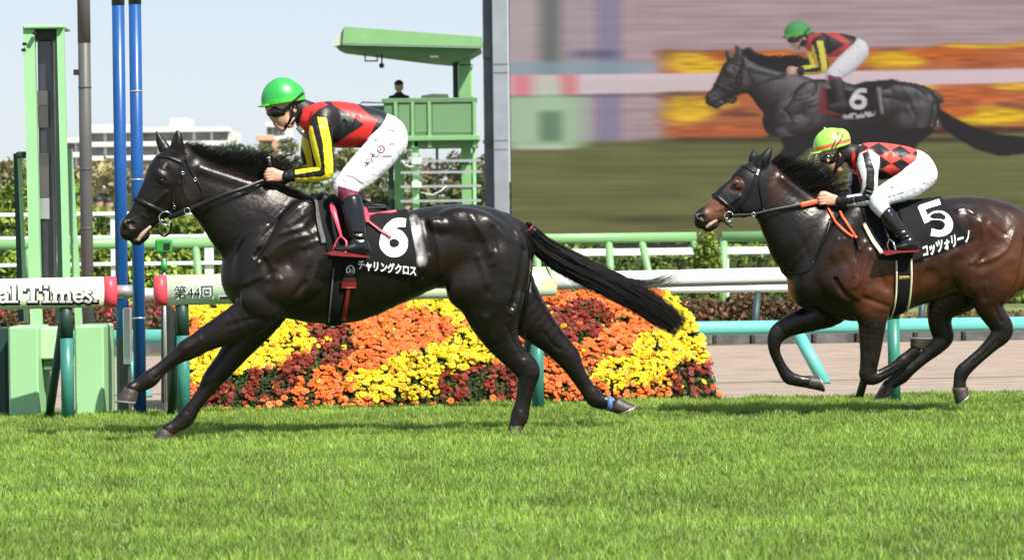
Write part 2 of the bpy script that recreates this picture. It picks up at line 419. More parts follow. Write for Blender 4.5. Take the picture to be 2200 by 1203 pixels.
def hoof(parent, fr, cf, cb, toe, heel, t, w0=.043, w1=.06):
    "coronet front/back, toe, heel in pixels"
    p = [fr.L(*q, t) for q in (cf, cb, toe, heel)]; V = []; F = []; n = 18
    for j, k in enumerate((0, .08, .35, .7, .93, 1.0)):
        a = p[0].lerp(p[2], k); b = p[1].lerp(p[3], k); c = (a + b) / 2; hx = (a - b) / 2; wv = w0 + (w1 - w0) * k
        g = 1.06 if j == 1 else (1.0 if j < 5 else .96)
        for i in range(n):
            q = 2 * math.pi * i / n; V.append(c + hx * math.cos(q) * g + Vector((0, math.sin(q) * wv * g, 0)))
    for j in range(5):
        for i in range(n): F.append((j * n + i, j * n + (i + 1) % n, j * n + n + (i + 1) % n, j * n + n + i))
    F += [tuple(range(n - 1, -1, -1)), tuple(range(5 * n, 6 * n))]
    h = mesh_obj('hoof', V, F, M_hoof, parent)
    # the racing plate under it
    a, b = p[2], p[3]; c = (a + b) / 2; hx = (a - b) / 2; nrm = ((p[2] + p[3]) / 2 - (p[0] + p[1]) / 2).normalized()
    ring = [c + hx * math.cos(q) * .97 + Vector((0, math.sin(q) * w1 * .97, 0)) + nrm * .003 for q in [R(v) for v in range(-150, 151, 15)]]
    MB().tube(ring, .0055, 6).build('horseshoe', M_shoe, h)
    return h
def leg(fd, T, k=.03): fd.tube(T, k=k, sub=3)

def hang(pts3, n): return catmull(np.array(pts3), n)

def make_mane(fr, skin_pts, lens, lift, seed, parent, back=(.75, 0, .35), spread=.05, n=420, thick=.0042):
    "hair along the crest, blown up and back"
    rng = np.random.default_rng(seed); S = catmull(np.array(skin_pts, float), 8); m = len(S); L = []
    for i in range(n):
        u = rng.random(); x = u * (m - 1); a = int(x); f = x - a; q = S[a] * (1 - f) + S[min(a + 1, m - 1)] * f
        o = fr.L(q[0], q[1], rng.uniform(-.02, .015)); base = np.array(o) + np.array((0, 0, -.012))
        ln = np.interp(u, np.linspace(0, 1, len(lens)), lens) * rng.uniform(.55, 1.15); up = np.interp(u, np.linspace(0, 1, len(lift)), lift) * rng.uniform(.6, 1.3)
        d = np.array((back[0] + rng.normal(0, .2), rng.normal(-.05, .22), up + rng.normal(0, .15))); d /= np.linalg.norm(d)
        pts = [base]; k = 7; wob = rng.normal(0, spread, 3)
        for j in range(1, k):
            d = d + wob / k + np.array((.1, 0, -.05 * up - .01)); d /= np.linalg.norm(d); pts.append(pts[-1] + d * ln / (k - 1))
        L.append(pts)
    V, F = strands(L, thick, .0008, seed); return mesh_obj('mane', V, F, M_hair, parent)

def make_tail(fr, axis, halfw, parent, seed, n=900, latr=.07, thick=.0045, wisps=()):
    "axis pixel points of the tail, halfw spread in px along it; each hair follows the axis at its own offset"
    rng = np.random.default_rng(seed); A = catmull(np.array(axis, float), 5); W = np.interp(np.linspace(0, 1, len(A)), np.linspace(0, 1, len(halfw)), halfw); L = []
    T = np.gradient(A, axis=0); T /= np.linalg.norm(T, axis=1, keepdims=True); Nn = np.stack([-T[:, 1], T[:, 0]], 1)
    for i in range(n):
        o = rng.uniform(-1, 1) if i % 2 else rng.normal(0, .5); o = max(-1.15, min(1.15, o)); lat = rng.normal(0, .5); e = max(.4, 1 - abs(rng.normal(0, .2))); s0 = rng.uniform(0, .18)
        us = np.linspace(s0, e, 12); pts = []; ph = rng.uniform(0, 6.28); am = rng.uniform(0, .22); drift = rng.normal(0, .12)
        for u in us:
            x = u * (len(A) - 1); a = min(int(x), len(A) - 2); f = x - a
            c = A[a] * (1 - f) + A[a + 1] * f; nn = Nn[a] * (1 - f) + Nn[a + 1] * f; wv = W[a] * (1 - f) + W[a + 1] * f
            q = c + nn * wv * (o + drift * u * u + am * math.sin(ph + 5 * u)); p = fr.L(q[0], q[1], lat * latr * min(1, .3 + 1.2 * u)); pts.append(tuple(p))
        L.append(pts)
    for (pl, cnt, sp) in wisps:
        S = catmull(np.array(pl, float), 4); S = S[np.linspace(0, len(S) - 1, 12).astype(int)]
        for i in range(cnt):
            o = rng.normal(0, sp, 2); e = rng.uniform(.7, 1)
            L.append([tuple(fr.L(q[0] + o[0] * (j / 11), q[1] + o[1] * (.4 + j / 11), rng.normal(0, .004))) for j, q in enumerate(S)])
    V, F = strands(L, thick, .0009, seed); return mesh_obj('tail', V, F, M_hair, parent)

def letters(skin, parent, name, s, box, m, offset=0.03, off=.012):
    pts, F = fit_text(s, box, offset)
    V = [skin.hit(p[0], p[1], off)[0] for p in pts]
    return mesh_obj(name, [tuple(v) for v in V], F, m, parent, smooth=False)
def split_pieces(o):
    "every loose piece of a mesh becomes an object of its own (left and right buckle, strap ...)"
    me = o.data; nv = len(me.vertices); lab = np.arange(nv); E = np.zeros(len(me.edges) * 2, np.int32); me.edges.foreach_get('vertices', E); E = E.reshape(-1, 2)
    while True:
        l2 = lab.copy(); np.minimum.at(l2, E[:, 0], lab[E[:, 1]]); np.minimum.at(l2, E[:, 1], lab[E[:, 0]]); l2 = l2[l2]
        if (l2 == lab).all(): break
        lab = l2
    ids = np.unique(lab)
    if len(ids) < 2: return
    V = np.array([v.co[:] for v in me.vertices]); P_ = [tuple(p.vertices) for p in me.polygons]; sm = me.polygons[0].use_smooth
    for k in ids:
        idx = np.where(lab == k)[0]; mp = {int(a): i for i, a in enumerate(idx)}; mesh_obj(o.name.split('.')[0], V[idx], [tuple(mp[a] for a in f) for f in P_ if f[0] in mp], me.materials[0], o.parent, sm)
    bpy.data.objects.remove(o)
def decal(skin, parent, name, polys, m, off=.012):
    "flat printed shapes, each a pixel polygon made of a triangle/quad strip"
    V = []; F = []
    for poly in polys:
        b = len(V); V += [tuple(skin.hit(p[0], p[1], off)[0]) for p in poly]; F.append(tuple(range(b, b + len(poly))))
    return mesh_obj(name, V, F, m, parent, smooth=False)
def strip(pts, w, k=6):
    "polyline with width -> quads in pixels"
    S = catmull(np.array(pts, float), k) if len(pts) > 2 else np.array([np.array(pts[0], float) + (np.array(pts[-1], float) - np.array(pts[0])) * i / 8 for i in range(9)]) if len(pts) == 2 else np.array(pts, float); T = np.gradient(S, axis=0); T /= np.linalg.norm(T, axis=1, keepdims=True); N = np.stack([-T[:, 1], T[:, 0]], 1)
    W = np.interp(np.linspace(0, 1, len(S)), np.linspace(0, 1, len(w)), w)[:, None] if isinstance(w, (list, tuple)) else w
    A = S + N * W / 2; B = S - N * W / 2
    return [[A[i], A[i + 1], B[i + 1], B[i]] for i in range(len(S) - 1)]
def ellipse_pts(cx, cy, rx, ry, a0=0, a1=360, n=28):
    return [(cx + rx * math.cos(R(a0 + (a1 - a0) * i / n)), cy + ry * math.sin(R(a0 + (a1 - a0) * i / n))) for i in range(n + 1)]
def torus3(mb, c, r, tr, ax=Vector((0, 1, 0)), n=22):
    a = ax.orthogonal().normalized(); b = ax.cross(a); mb.tube([c + a * r * math.cos(2 * math.pi * i / n) + b * r * math.sin(2 * math.pi * i / n) for i in range(n + 1)], tr, 7)
def ball(name, c, r, m, parent, sc=(1, 1, 1), nu=18, nv=12):
    V = []; F = []
    for j in range(nv + 1):
        for i in range(nu):
            a, b = 2 * math.pi * i / nu, math.pi * j / nv; V.append((c[0] + r * sc[0] * math.sin(b) * math.cos(a), c[1] + r * sc[1] * math.sin(b) * math.sin(a), c[2] + r * sc[2] * math.cos(b)))
    for j in range(nv):
        for i in range(nu): F.append((j * nu + i, j * nu + nu + i, j * nu + nu + (i + 1) % nu, j * nu + (i + 1) % nu))
    return mesh_obj(name, V, F, m, parent)

# ---- the leading black horse
F1 = Frame(750, 26.0, R(12.5))
def vnorm(V, F):
    A = V[F]; fn = np.cross(A[:, 2] - A[:, 0], A[:, 3] - A[:, 1]); vn = np.zeros_like(V)
    for c in range(4):
        for k in range(3): vn[:, k] += np.bincount(F[:, c], fn[:, k], len(V))
    return vn / (np.linalg.norm(vn, axis=1, keepdims=True) + 1e-12)
def horse_body(fr, S, h=.008):
    lo = fr.L(S['lo'][0], S['lo'][1]); hi = fr.L(S['hi'][0], S['hi'][1])
    fd = Field(fr, (lo.x, -.46, lo.z), (hi.x, .46, hi.z), h)
    fd.tube(S['trunk'], k=.02, sub=2)
    fd.tube(S['neck'], k=.05, sub=3)
    fd.tube(S['head'], k=.035, sub=3)
    for a in S['legs']: fd.tube(a, k=.035, sub=3)
    for a in S['add']: fd.blob(*a[:7], k=a[7] if len(a) > 7 else .03, mirror=(len(a) < 9))
    for T, k in S['ridges']: fd.tube(T, k=k, sub=3, mirror=True)
    for T, k in S['grooves']: fd.tube(T, k=k, sub=3, op='sub', mirror=True)
    for a in S['dents']: fd.blob(*a[:7], k=a[7] if len(a) > 7 else .02, op='sub')
    for T in S['ears']: fd.tube(T, k=.012, sub=3)
    for T in S.get('ear_cups', ()): fd.tube(T, k=.006, sub=3, op='sub')
    V, F = fd.mesh(3); N = vnorm(V, F); px = fr.pix(np.stack([V[:, 0], -np.abs(V[:, 1]), V[:, 2]], 1)); wgt = np.clip(np.abs(N[:, 1]) * 1.4, 0, 1); d = np.zeros(len(V))
    for pts, wv, amp in S['relief']: d += amp * .001 * np.exp(-(segdist(px, [tuple(p) for p in catmull(np.array(pts, float), 4)]) / wv) ** 2)
    for cx, cy, rx, ry, ang, amp in S['streaks']:                     # skin wrinkled along a direction
        x, y = px[:, 0] - cx, px[:, 1] - cy; m = np.clip(1.3 - np.hypot(x / rx, y / ry), 0, 1); ca, sa = math.cos(R(ang)), math.sin(R(ang)); u, v = x * ca + y * sa, -x * sa + y * ca
        d += amp * .001 * m * ((vnoise(np.stack([u / 26, v / 5.5], 1), 51) - .5) * 2 + (vnoise(np.stack([u / 12, v / 4], 1), 52) - .5))
    return V + N * (d * wgt)[:, None], F
S1 = dict(
    lo=(200, 985), hi=(1420, 250),
    trunk=[(560, 590, 86, 0, .165), (620, 566, 116, 0, .212), (680, 557, 137, 0, .242), (740, 560, 134, 0, .262), (800, 559, 112, 0, .268), (860, 551, 95, 0, .252),
           (920, 533, 88, 0, .232), (980, 531, 93, 0, .238), (1035, 538, 95, 0, .228), (1072, 548, 77, 0, .19)],
    neck=[(400, 356, 34, 0, .07), (434, 398, 54, 0, .085), (490, 441, 73, 0, .1), (540, 478, 95, 0, .125), (585, 505, 112, 0, .155)],
    head=[(388, 338, 30, 0, .07), (369, 373, 50, 0, .094), (362, 404, 55, 0, .083), (337, 430, 43, 0, .07), (318, 453, 35, 0, .058), (302, 473, 30, 0, .052), (284, 489, 27, 0, .058), (277, 497, 19, 0, .052)],
    legs=[
        # near fore, far fore, near hind, far hind
        [(575, 560, 68, -.13, .09), (572, 625, 58, -.14, .085), (550, 668, 45, -.135, .072), (500, 700, 37, -.13, .056), (446, 726, 27, -.13, .043), (424, 740, 24, -.13, .041), (403, 751, 23, -.13, .041), (390, 760, 18, -.13, .034), (368, 775, 15, -.13, .027), (342, 796, 14.5, -.13, .026), (324, 812, 18.5, -.13, .033), (312, 821, 17, -.13, .031), (297, 829, 14.5, -.13, .03), (284, 835, 15, -.13, .037)],
        [(590, 600, 60, .13, .09), (575, 655, 50, .13, .082), (547, 702, 39, .125, .064), (514, 743, 32, .12, .05), (484, 782, 26, .12, .043), (466, 803, 24, .12, .041), (454, 819, 22, .12, .04), (440, 842, 17, .12, .029), (420, 868, 15.5, .12, .027), (402, 893, 19, .12, .034), (393, 904, 18, .12, .033), (375, 916, 14.5, .12, .03), (360, 925, 15, .12, .036)],
        [(1045, 575, 84, -.11, .13), (1055, 635, 72, -.125, .122), (1062, 685, 53, -.13, .09), (1079, 730, 37, -.13, .066), (1104, 765, 28, -.13, .05), (1126, 786, 28, -.13, .043), (1135, 800, 26, -.13, .042), (1132, 824, 21, -.13, .036), (1124, 862, 17.5, -.13, .029), (1117, 892, 20, -.13, .035), (1113, 904, 18, -.13, .033), (1106, 920, 15, -.13, .036)],
        [(1060, 570, 74, .11, .13), (1105, 645, 58, .125, .11), (1146, 692, 43, .13, .078), (1187, 732, 31, .13, .054), (1210, 756, 28, .13, .045), (1221, 768, 27, .13, .043), (1234, 791, 21, .13, .036), (1256, 828, 16.5, .13, .029), (1274, 851, 19.5, .13, .034), (1284, 860, 18, .13, .033), (1300, 864, 15, .13, .031), (1315, 866, 15.5, .13, .037)],
        [(1085, 480, 22, 0, .06), (1122, 492, 14, 0, .04), (1155, 518, 8, 0, .022)]],
    add=[  # (px,py,rx,rz,t,rt,angle,k)
        (612, 520, 100, 40, -.185, .055, -58, .04), (640, 470, 44, 24, -.14, .045, -50, .05), (625, 610, 62, 40, -.2, .06, -20, .03), (542, 590, 42, 58, -.08, .11, 20, .06), (519, 612, 20, 34, -.05, .09, 0, .05),
        (942, 484, 22, 15, -.2, .04, 25, .04), (1010, 487, 74, 40, -.15, .1, 14, .04), (1070, 560, 46, 84, -.15, .085, -8, .04), (1112, 560, 26, 70, -.12, .08, -6, .03), 
        (1003, 612, 42, 52, -.14, .1, 30, .06, 1), (560, 655, 46, 26, -.19, .035, 28, .02), (404, 420, 33, 38, -.062, .024, 30, .02), (350, 385, 14, 10, -.072, .02, 35, .02), (346, 375, 14, 5, -.072, .012, 40, .025),
        (272, 482, 12, 10, -.035, .03, 30, .012), (306, 511, 19, 9, 0, .042, -38, .012), (292, 519, 11, 7, 0, .038, 15, .015), (270, 503, 12, 10, 0, .045, 50, .02), (383, 322, 12, 14, -.04, .03, 0, .02), (660, 560, 30, 70, -.225, .03, -15, .03), (1080, 680, 24, 60, -.185, .03, 20, .02)],
    ridges=[([(356, 414, 5, -.077, .012), (338, 432, 5, -.066, .012), (318, 448, 4, -.052, .01)], .012), ([(640, 455, 10, -.16, .02), (618, 490, 12, -.2, .02), (590, 545, 12, -.21, .02)], .04),
            ([(905, 560, 8, -.24, .01), (912, 600, 8, -.22, .01)], .02), ([(550, 640, 9, -.185, .012), (500, 680, 7, -.16, .01), (450, 715, 6, -.152, .01)], .025), ([(430, 364, 6, -.045, .03), (480, 380, 7, -.045, .03), (560, 406, 8, -.045, .03)], .06)],
    grooves=[([(690, 500, 8, -.262, .014), (672, 570, 8, -.272, .014), (640, 640, 8, -.262, .014)], .025),
             ([(1128, 520, 6, -.2, .02), (1122, 590, 7, -.215, .022), (1100, 660, 7, -.215, .02)], .03), ([(1040, 560, 8, -.262, .014), (1050, 620, 8, -.262, .014), (1045, 670, 7, -.24, .014)], .03),
             ([(288, 505, 2.2, -.05, .012), (310, 496, 2.2, -.055, .012), (326, 484, 2, -.06, .012)], .006), ([(552, 550, 4, -.205, .01), (575, 515, 5, -.2, .01), (598, 475, 4, -.178, .01)], .03),
             ([(565, 560, 7, -.225, .012), (580, 600, 7, -.245, .012), (560, 630, 6, -.245, .012)], .02), ([(398, 345, 5, -.09, .012), (404, 375, 6, -.1, .012)], .015)],
    dents=[(282, 482, 12, 7, -.062, .022, 20, .006), (912, 520, 20, 40, -.268, .03, 8, .03), (349, 388, 9, 6.5, -.1, .012, 20, .006), (402, 380, 18, 22, -.115, .016, 20, .02), (355, 360, 14, 7, -.098, .012, 50, .012), (925, 605, 22, 24, -.245, .03, 0, .03)],
    ears=[[(378, 330, 15, -.05, .03), (381, 308, 13.5, -.06, .026), (382, 292, 8.5, -.06, .016), (381, 281, 2.5, -.057, .006)], [(360, 332, 14, .045, .03), (349, 312, 12, .055, .024), (341, 295, 7, .056, .014), (337, 284, 2.5, .055, .006)]],
    relief=[([(562, 530), (597, 504), (645, 490), (658, 476)], 6, 7), ([(557, 565), (592, 530), (624, 512), (663, 506), (678, 498)], 7, 8), ([(655, 530), (671, 522), (690, 514)], 6, 6), ([(575, 545), (600, 522), (640, 504)], 5, -5), ([(600, 565), (640, 545), (665, 535)], 12, -7), ([(530, 610), (560, 597), (600, 600)], 8, 6), ([(524, 622), (552, 606), (590, 585)], 6, -5),
            ([(655, 608), (624, 647), (604, 672), (585, 688)], 5, -11), ([(607, 676), (632, 662), (665, 660)], 6, 5), ([(608, 472), (640, 448)], 6, 5), ([(622, 484), (650, 462)], 6, 5), ([(580, 480), (612, 448)], 5, -5), ([(490, 702), (533, 687), (560, 684)], 6, -4), ([(640, 690), (700, 672), (770, 655)], 3.5, 4),
            ([(925, 470), (936, 508), (942, 540), (944, 588)], 5, 8), ([(913, 480), (917, 510), (922, 540)], 9, -9), ([(958, 500), (962, 560), (958, 600)], 12, -5), ([(1012, 462), (1022, 480), (1040, 510), (1053, 542)], 8, 8), ([(1059, 492), (1064, 532)], 6, -6), ([(1050, 468), (1066, 482), (1088, 508), (1126, 522)], 9, 8), ([(1027, 552), (1040, 585), (1046, 610)], 8, 8), ([(1061, 575), (1058, 600), (1053, 630)], 5, -7), ([(1103, 640), (1098, 670)], 6, 5), ([(1015, 668), (1024, 695), (1034, 720)], 5, 5), ([(1080, 545), (1085, 600), (1078, 650)], 14, 5),
            ([(1125, 540), (1120, 600), (1105, 650)], 5, -6), ([(398, 764), (366, 788), (332, 813)], 2.5, -5), ([(452, 826), (432, 858), (410, 888)], 2.5, -4), ([(1137, 812), (1128, 845), (1120, 880)], 3, -5), ([(1088, 700), (1106, 738), (1124, 768)], 4, -6), ([(430, 728), (412, 742), (398, 748)], 5, 4), ([(1226, 795), (1246, 828), (1264, 852)], 3, -4), ([(1178, 716), (1200, 742), (1214, 752)], 4, -5),
            ([(322, 372), (316, 400), (306, 428)], 3, 3), ([(342, 408), (330, 430), (318, 452)], 4, 4), ([(372, 410), (378, 440), (366, 458)], 5, -4), ([(388, 395), (402, 430)], 4, 4), ([(334, 356), (344, 346)], 4, 4), ([(336, 400), (352, 402), (362, 396)], 2.5, 3), ([(292, 470), (304, 462), (316, 470)], 3, 3), ([(820, 500), (812, 600), (790, 655)], 7, 2.5), ([(850, 500), (845, 590), (825, 650)], 7, 2.5), ([(878, 600), (868, 640)], 7, 2.5)],
    streaks=[(545, 455, 60, 45, -52, 1.6), (630, 465, 45, 45, -40, 1.8), (905, 590, 30, 34, 118, 1.6), (1060, 520, 80, 70, 70, .7), (470, 420, 50, 40, 30, .6), (600, 560, 70, 50, -40, .6)],
    ear_cups=[[(371, 320, 6, -.085, .02), (374, 303, 6, -.086, .016), (378, 290, 3, -.075, .01)]])
def paint1(fr, V):
    px = fr.pix(np.stack([V[:, 0], -np.abs(V[:, 1]), V[:, 2]], 1)); n = vnoise(V * 9, 1)[:, None]
    c = np.array((.0058, .0039, .003)) * (0.75 + .5 * n)
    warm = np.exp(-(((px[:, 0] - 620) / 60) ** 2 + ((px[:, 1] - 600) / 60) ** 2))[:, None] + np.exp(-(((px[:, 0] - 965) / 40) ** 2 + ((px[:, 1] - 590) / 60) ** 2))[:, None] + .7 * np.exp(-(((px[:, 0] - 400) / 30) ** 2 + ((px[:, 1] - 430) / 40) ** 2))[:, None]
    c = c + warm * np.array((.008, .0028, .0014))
    low = np.clip((.16 - V[:, 2]) / .16, 0, 1)[:, None] * vnoise(V * 30, 8)[:, None]; c = c + low * np.array((.03, .021, .012))
    # dried lather behind the number cloth
    d = segdist(px, [(888, 474), (897, 520), (905, 560)]); f = np.clip(1.35 * (1 - d / 15), 0, 1) * np.clip(.35 + 1.5 * (vnoise(V * (45, 45, 18), 3) - .3), 0, 1) * (.6 + .4 * vnoise(V * 90, 5))
    c = c * (1 - f[:, None]) + f[:, None] * np.array((.55, .55, .54))
    d = segdist(px, [(1144, 607), (1142, 625)]); f = np.clip(1.5 - d / 3, 0, 1)[:, None]; c = c * (1 - f * .6) + f * .6 * np.array((.6, .6, .6))
    d = segdist(px, [(352, 360), (357, 352)]); f = np.clip(1 - d / 4, 0, 1)[:, None]; c = c * (1 - f * .5) + f * .5 * np.array((.3, .3, .3))
    d = np.hypot((px[:, 0] - 284) / 8, (px[:, 1] - 484) / 5); f = np.clip(1.3 - d, 0, 1)[:, None] * .35; c = c * (1 - f) + f * np.array((.12, .035, .03))
    return c

F2 = Frame(1880, 28.25, R(12.5))
S2 = dict(
    lo=(1440, 900), hi=(2330, 290),
    trunk=[(1770, 588, 76, 0, .16), (1806, 568, 108, 0, .205), (1838, 562, 128, 0, .236), (1885, 560, 123, 0, .258), (1935, 550, 115, 0, .265), (1985, 540, 109, 0, .25), (2030, 529, 104, 0, .238), (2080, 526, 105, 0, .24), (2135, 534, 104, 0, .23), (2172, 546, 80, 0, .19)],
    neck=[(1652, 382, 30, 0, .068), (1655, 412, 48, 0, .085), (1682, 451, 61, 0, .1), (1712, 487, 76, 0, .125), (1742, 518, 94, 0, .155)],
    head=[(1636, 366, 24, 0, .068), (1614, 396, 42, 0, .094), (1603, 418, 46, 0, .082), (1570, 432, 36, 0, .068), (1548, 447, 29, 0, .057), (1530, 460, 24.5, 0, .052), (1514, 469, 23, 0, .057), (1507, 473, 18, 0, .052)],
    legs=[
        [(1850, 590, 60, -.13, .09), (1868, 640, 50, -.14, .085), (1874, 685, 33, -.14, .07), (1872, 720, 28, -.14, .056), (1870, 757, 23, -.14, .046), (1866, 790, 19.5, -.14, .042), (1865, 806, 19, -.14, .04), (1880, 811, 15, -.14, .033), (1905, 799, 12.5, -.14, .027), (1928, 786, 13.5, -.14, .03), (1940, 777, 15.5, -.14, .033), (1953, 765, 13, -.14, .03), (1966, 754, 13, -.14, .035)],
        [(1800, 610, 60, .13, .09), (1785, 655, 45, .13, .08), (1752, 679, 31, .125, .064), (1716, 692, 26, .12, .05), (1688, 704, 22, .12, .043), (1671, 717, 20, .12, .04), (1664, 733, 16, .12, .036), (1665, 757, 12, .12, .028), (1678, 786, 11.5, .12, .026), (1693, 809, 14.5, .12, .032), (1706, 815, 13.5, .12, .03), (1722, 819, 12.5, .12, .03), (1734, 820, 13, .12, .035)],
        [(2140, 565, 80, -.11, .13), (2132, 605, 56, -.125, .115), (2122, 637, 37, -.13, .085), (2126, 660, 30, -.13, .066), (2142, 686, 26, -.13, .05), (2153, 704, 25, -.13, .043), (2150, 718, 23, -.13, .041), (2134, 736, 17.5, -.13, .034), (2108, 761, 14.5, -.13, .028), (2080, 786, 15, -.13, .031), (2067, 800, 16.5, -.13, .034), (2062, 818, 14, -.13, .031), (2062, 832, 15, -.13, .036)],
        [(2110, 570, 70, .11, .13), (2062, 622, 52, .125, .11), (2026, 655, 35, .13, .078), (2019, 686, 27, .13, .056), (2023, 709, 25, .13, .046), (2027, 724, 23, .13, .042), (2012, 744, 18.5, .13, .035), (1984, 768, 14.5, .13, .028), (1955, 792, 14.5, .13, .031), (1937, 808, 16.5, .13, .034), (1922, 819, 13.5, .13, .031), (1908, 829, 14, .13, .036)],
        [(2195, 484, 20, 0, .06), (2230, 494, 13, 0, .04), (2262, 514, 8, 0, .022)]],
    add=[(1812, 520, 92, 38, -.18, .055, -58, .04), (1842, 465, 40, 20, -.14, .045, -50, .05), (1830, 605, 60, 40, -.185, .06, -15, .06), (1888, 638, 32, 28, -.175, .055, 20, .05), (1750, 600, 42, 54, -.07, .11, 20, .07), (1728, 622, 22, 32, -.04, .09, 0, .06),
         (2020, 478, 20, 14, -.2, .04, 25, .04), (2085, 482, 66, 38, -.15, .1, 14, .04), (2150, 560, 42, 74, -.15, .085, -8, .04), (2188, 560, 26, 64, -.12, .08, -6, .03), (2090, 596, 34, 42, -.16, .07, 30, .04), (2075, 570, 30, 40, -.18, .05, 20, .04, 1),
         (1616, 428, 30, 33, -.06, .024, 30, .02), (1585, 396, 13, 9, -.076, .02, 35, .01), (1501, 468, 10, 9, -.035, .03, 30, .012), (1530, 486, 16, 8, 0, .042, -25, .012), (1521, 492, 9, 6, 0, .036, 0, .015), (1503, 481, 10, 8, 0, .044, 40, .02), (1634, 348, 12, 14, -.04, .03, 0, .02)],
    ridges=[([(1588, 422, 4, -.077, .012), (1568, 437, 4, -.066, .012), (1548, 450, 3.5, -.052, .01)], .012), ([(1850, 455, 9, -.16, .02), (1826, 490, 11, -.2, .02), (1800, 545, 11, -.205, .02)], .04), ([(1680, 384, 6, -.045, .03), (1712, 410, 7, -.045, .03), (1745, 434, 8, -.045, .03)], .06),
            ([(1800, 560, 6, -.208, .01), (1835, 635, 6, -.214, .01)], .03), ([(1815, 540, 5, -.218, .01), (1858, 615, 5, -.228, .01)], .03)],
    grooves=[([(1872, 560, 6, -.262, .012), (1868, 620, 6, -.262, .012), (1846, 660, 6, -.24, .012)], .02), ([(1795, 600, 3, -.215, .01), (1812, 630, 4, -.228, .01), (1840, 650, 3, -.222, .01)], .03),
             ([(2205, 520, 6, -.2, .02), (2196, 590, 7, -.21, .022), (2172, 640, 6, -.19, .02)], .03), ([(2115, 560, 8, -.26, .014), (2120, 610, 8, -.25, .014), (2118, 640, 6, -.22, .014)], .03), ([(2060, 560, 7, -.255, .012), (2100, 545, 7, -.262, .012), (2140, 520, 6, -.255, .012)], .03), ([(1512, 484, 2, -.05, .012), (1532, 478, 2, -.055, .012), (1546, 470, 1.6, -.06, .012)], .006)],
    dents=[(1507, 466, 10, 6.5, -.062, .022, 20, .006), (1990, 520, 18, 36, -.268, .03, 8, .03), (1582, 397, 8, 6, -.1, .012, 20, .006), (2003, 600, 20, 22, -.245, .03, 0, .03)],
    relief=[([(1800, 515), (1793, 532), (1787, 552)], 5, 7), ([(1813, 515), (1808, 540)], 5, 6), ([(1858, 522), (1846, 540), (1839, 562), (1834, 592)], 5, 9), ([(1869, 540), (1858, 570), (1849, 598), (1838, 618)], 5, 9), ([(1850, 545), (1843, 590)], 3, -5), ([(1856, 640), (1880, 648), (1910, 660)], 6, -10), ([(1866, 630), (1884, 622), (1905, 634)], 12, 9), ([(1892, 588), (1904, 622)], 5, -6), ([(1712, 500), (1728, 530), (1742, 560)], 7, -3),
            ([(2058, 452), (2073, 447), (2090, 458)], 5, 9), ([(2078, 470), (2086, 490)], 8, -6), ([(2108, 477), (2113, 512), (2108, 544), (2088, 566)], 6, 9), ([(2128, 482), (2134, 502)], 6, 6), ([(2118, 472), (2138, 488), (2158, 503)], 5, -7), ([(2177, 500), (2164, 533), (2142, 551), (2103, 566)], 5, 10), ([(2150, 520), (2135, 538), (2112, 552)], 7, -5), ([(2087, 580), (2084, 615)], 6, 7), ([(2054, 543), (2036, 556), (2028, 590)], 9, 9), ([(2064, 560), (2056, 600)], 8, -8), ([(2110, 590), (2140, 575), (2175, 556)], 10, 5), ([(2118, 612), (2124, 648)], 6, 5),
            ([(1882, 700), (1880, 740), (1876, 780)], 4, 4), ([(1863, 705), (1860, 760)], 3.5, -5), ([(1890, 806), (1912, 797), (1930, 786)], 2.5, -4), ([(2144, 730), (2118, 756), (2090, 780)], 2.5, -5), ([(2136, 660), (2150, 690)], 4, -5), ([(2020, 745), (1988, 770), (1956, 794)], 2.5, -4), ([(1664, 745), (1676, 784), (1690, 806)], 2.2, -4), ([(1562, 395), (1552, 412), (1540, 424)], 3, 3), ([(1556, 442), (1544, 452), (1536, 450)], 3, 3.5), ([(1530, 446), (1542, 436)], 3, 3), ([(1960, 560), (1958, 620), (1948, 655)], 6, 2.5), ([(1985, 570), (1980, 620), (1968, 645)], 6, 2.5)],
    streaks=[(1838, 560, 40, 60, 108, 1.3), (1740, 450, 40, 40, 55, .8), (2140, 460, 70, 50, 40, .7), (2095, 480, 40, 40, 100, .9), (1700, 440, 40, 30, 45, .6)],
    ears=[[(1634, 356, 13, -.05, .03), (1644, 340, 11, -.06, .026), (1651, 328, 7, -.06, .016), (1656, 319, 2.4, -.057, .006)], [(1622, 356, 12, .045, .03), (1619, 343, 10, .055, .024), (1619, 334, 6.5, .056, .014), (1619, 325, 2.4, .055, .006)]])
def paint2(fr, V):
    px = fr.pix(np.stack([V[:, 0], -np.abs(V[:, 1]), V[:, 2]], 1)); n = vnoise(V * 9, 1)[:, None]; x, y = px[:, 0], px[:, 1]
    g = lambda cx, cy, sx, sy: np.exp(-(((x - cx) / sx) ** 2 + ((y - cy) / sy) ** 2))[:, None]
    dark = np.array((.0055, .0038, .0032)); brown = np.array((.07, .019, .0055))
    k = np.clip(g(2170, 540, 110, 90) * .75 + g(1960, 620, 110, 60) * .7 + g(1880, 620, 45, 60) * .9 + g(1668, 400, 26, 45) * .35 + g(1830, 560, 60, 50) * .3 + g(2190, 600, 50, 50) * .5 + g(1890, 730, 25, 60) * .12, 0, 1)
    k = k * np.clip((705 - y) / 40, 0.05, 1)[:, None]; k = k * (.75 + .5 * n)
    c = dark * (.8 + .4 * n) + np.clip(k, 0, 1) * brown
    low = np.clip((.2 - V[:, 2]) / .2, 0, 1)[:, None] * vnoise(V * 30, 8)[:, None]; c = c + low * np.array((.025, .017, .01))
    m = np.clip(g(1543, 440, 32, 26) * 1.5, 0, 1) * np.clip((x - 1508) / 14, 0, 1)[:, None] + g(1581, 397, 18, 18) * .5
    c = c + m * np.array((.14, .055, .028)) * (.75 + .5 * vnoise(V * 40, 4)[:, None])
    return c
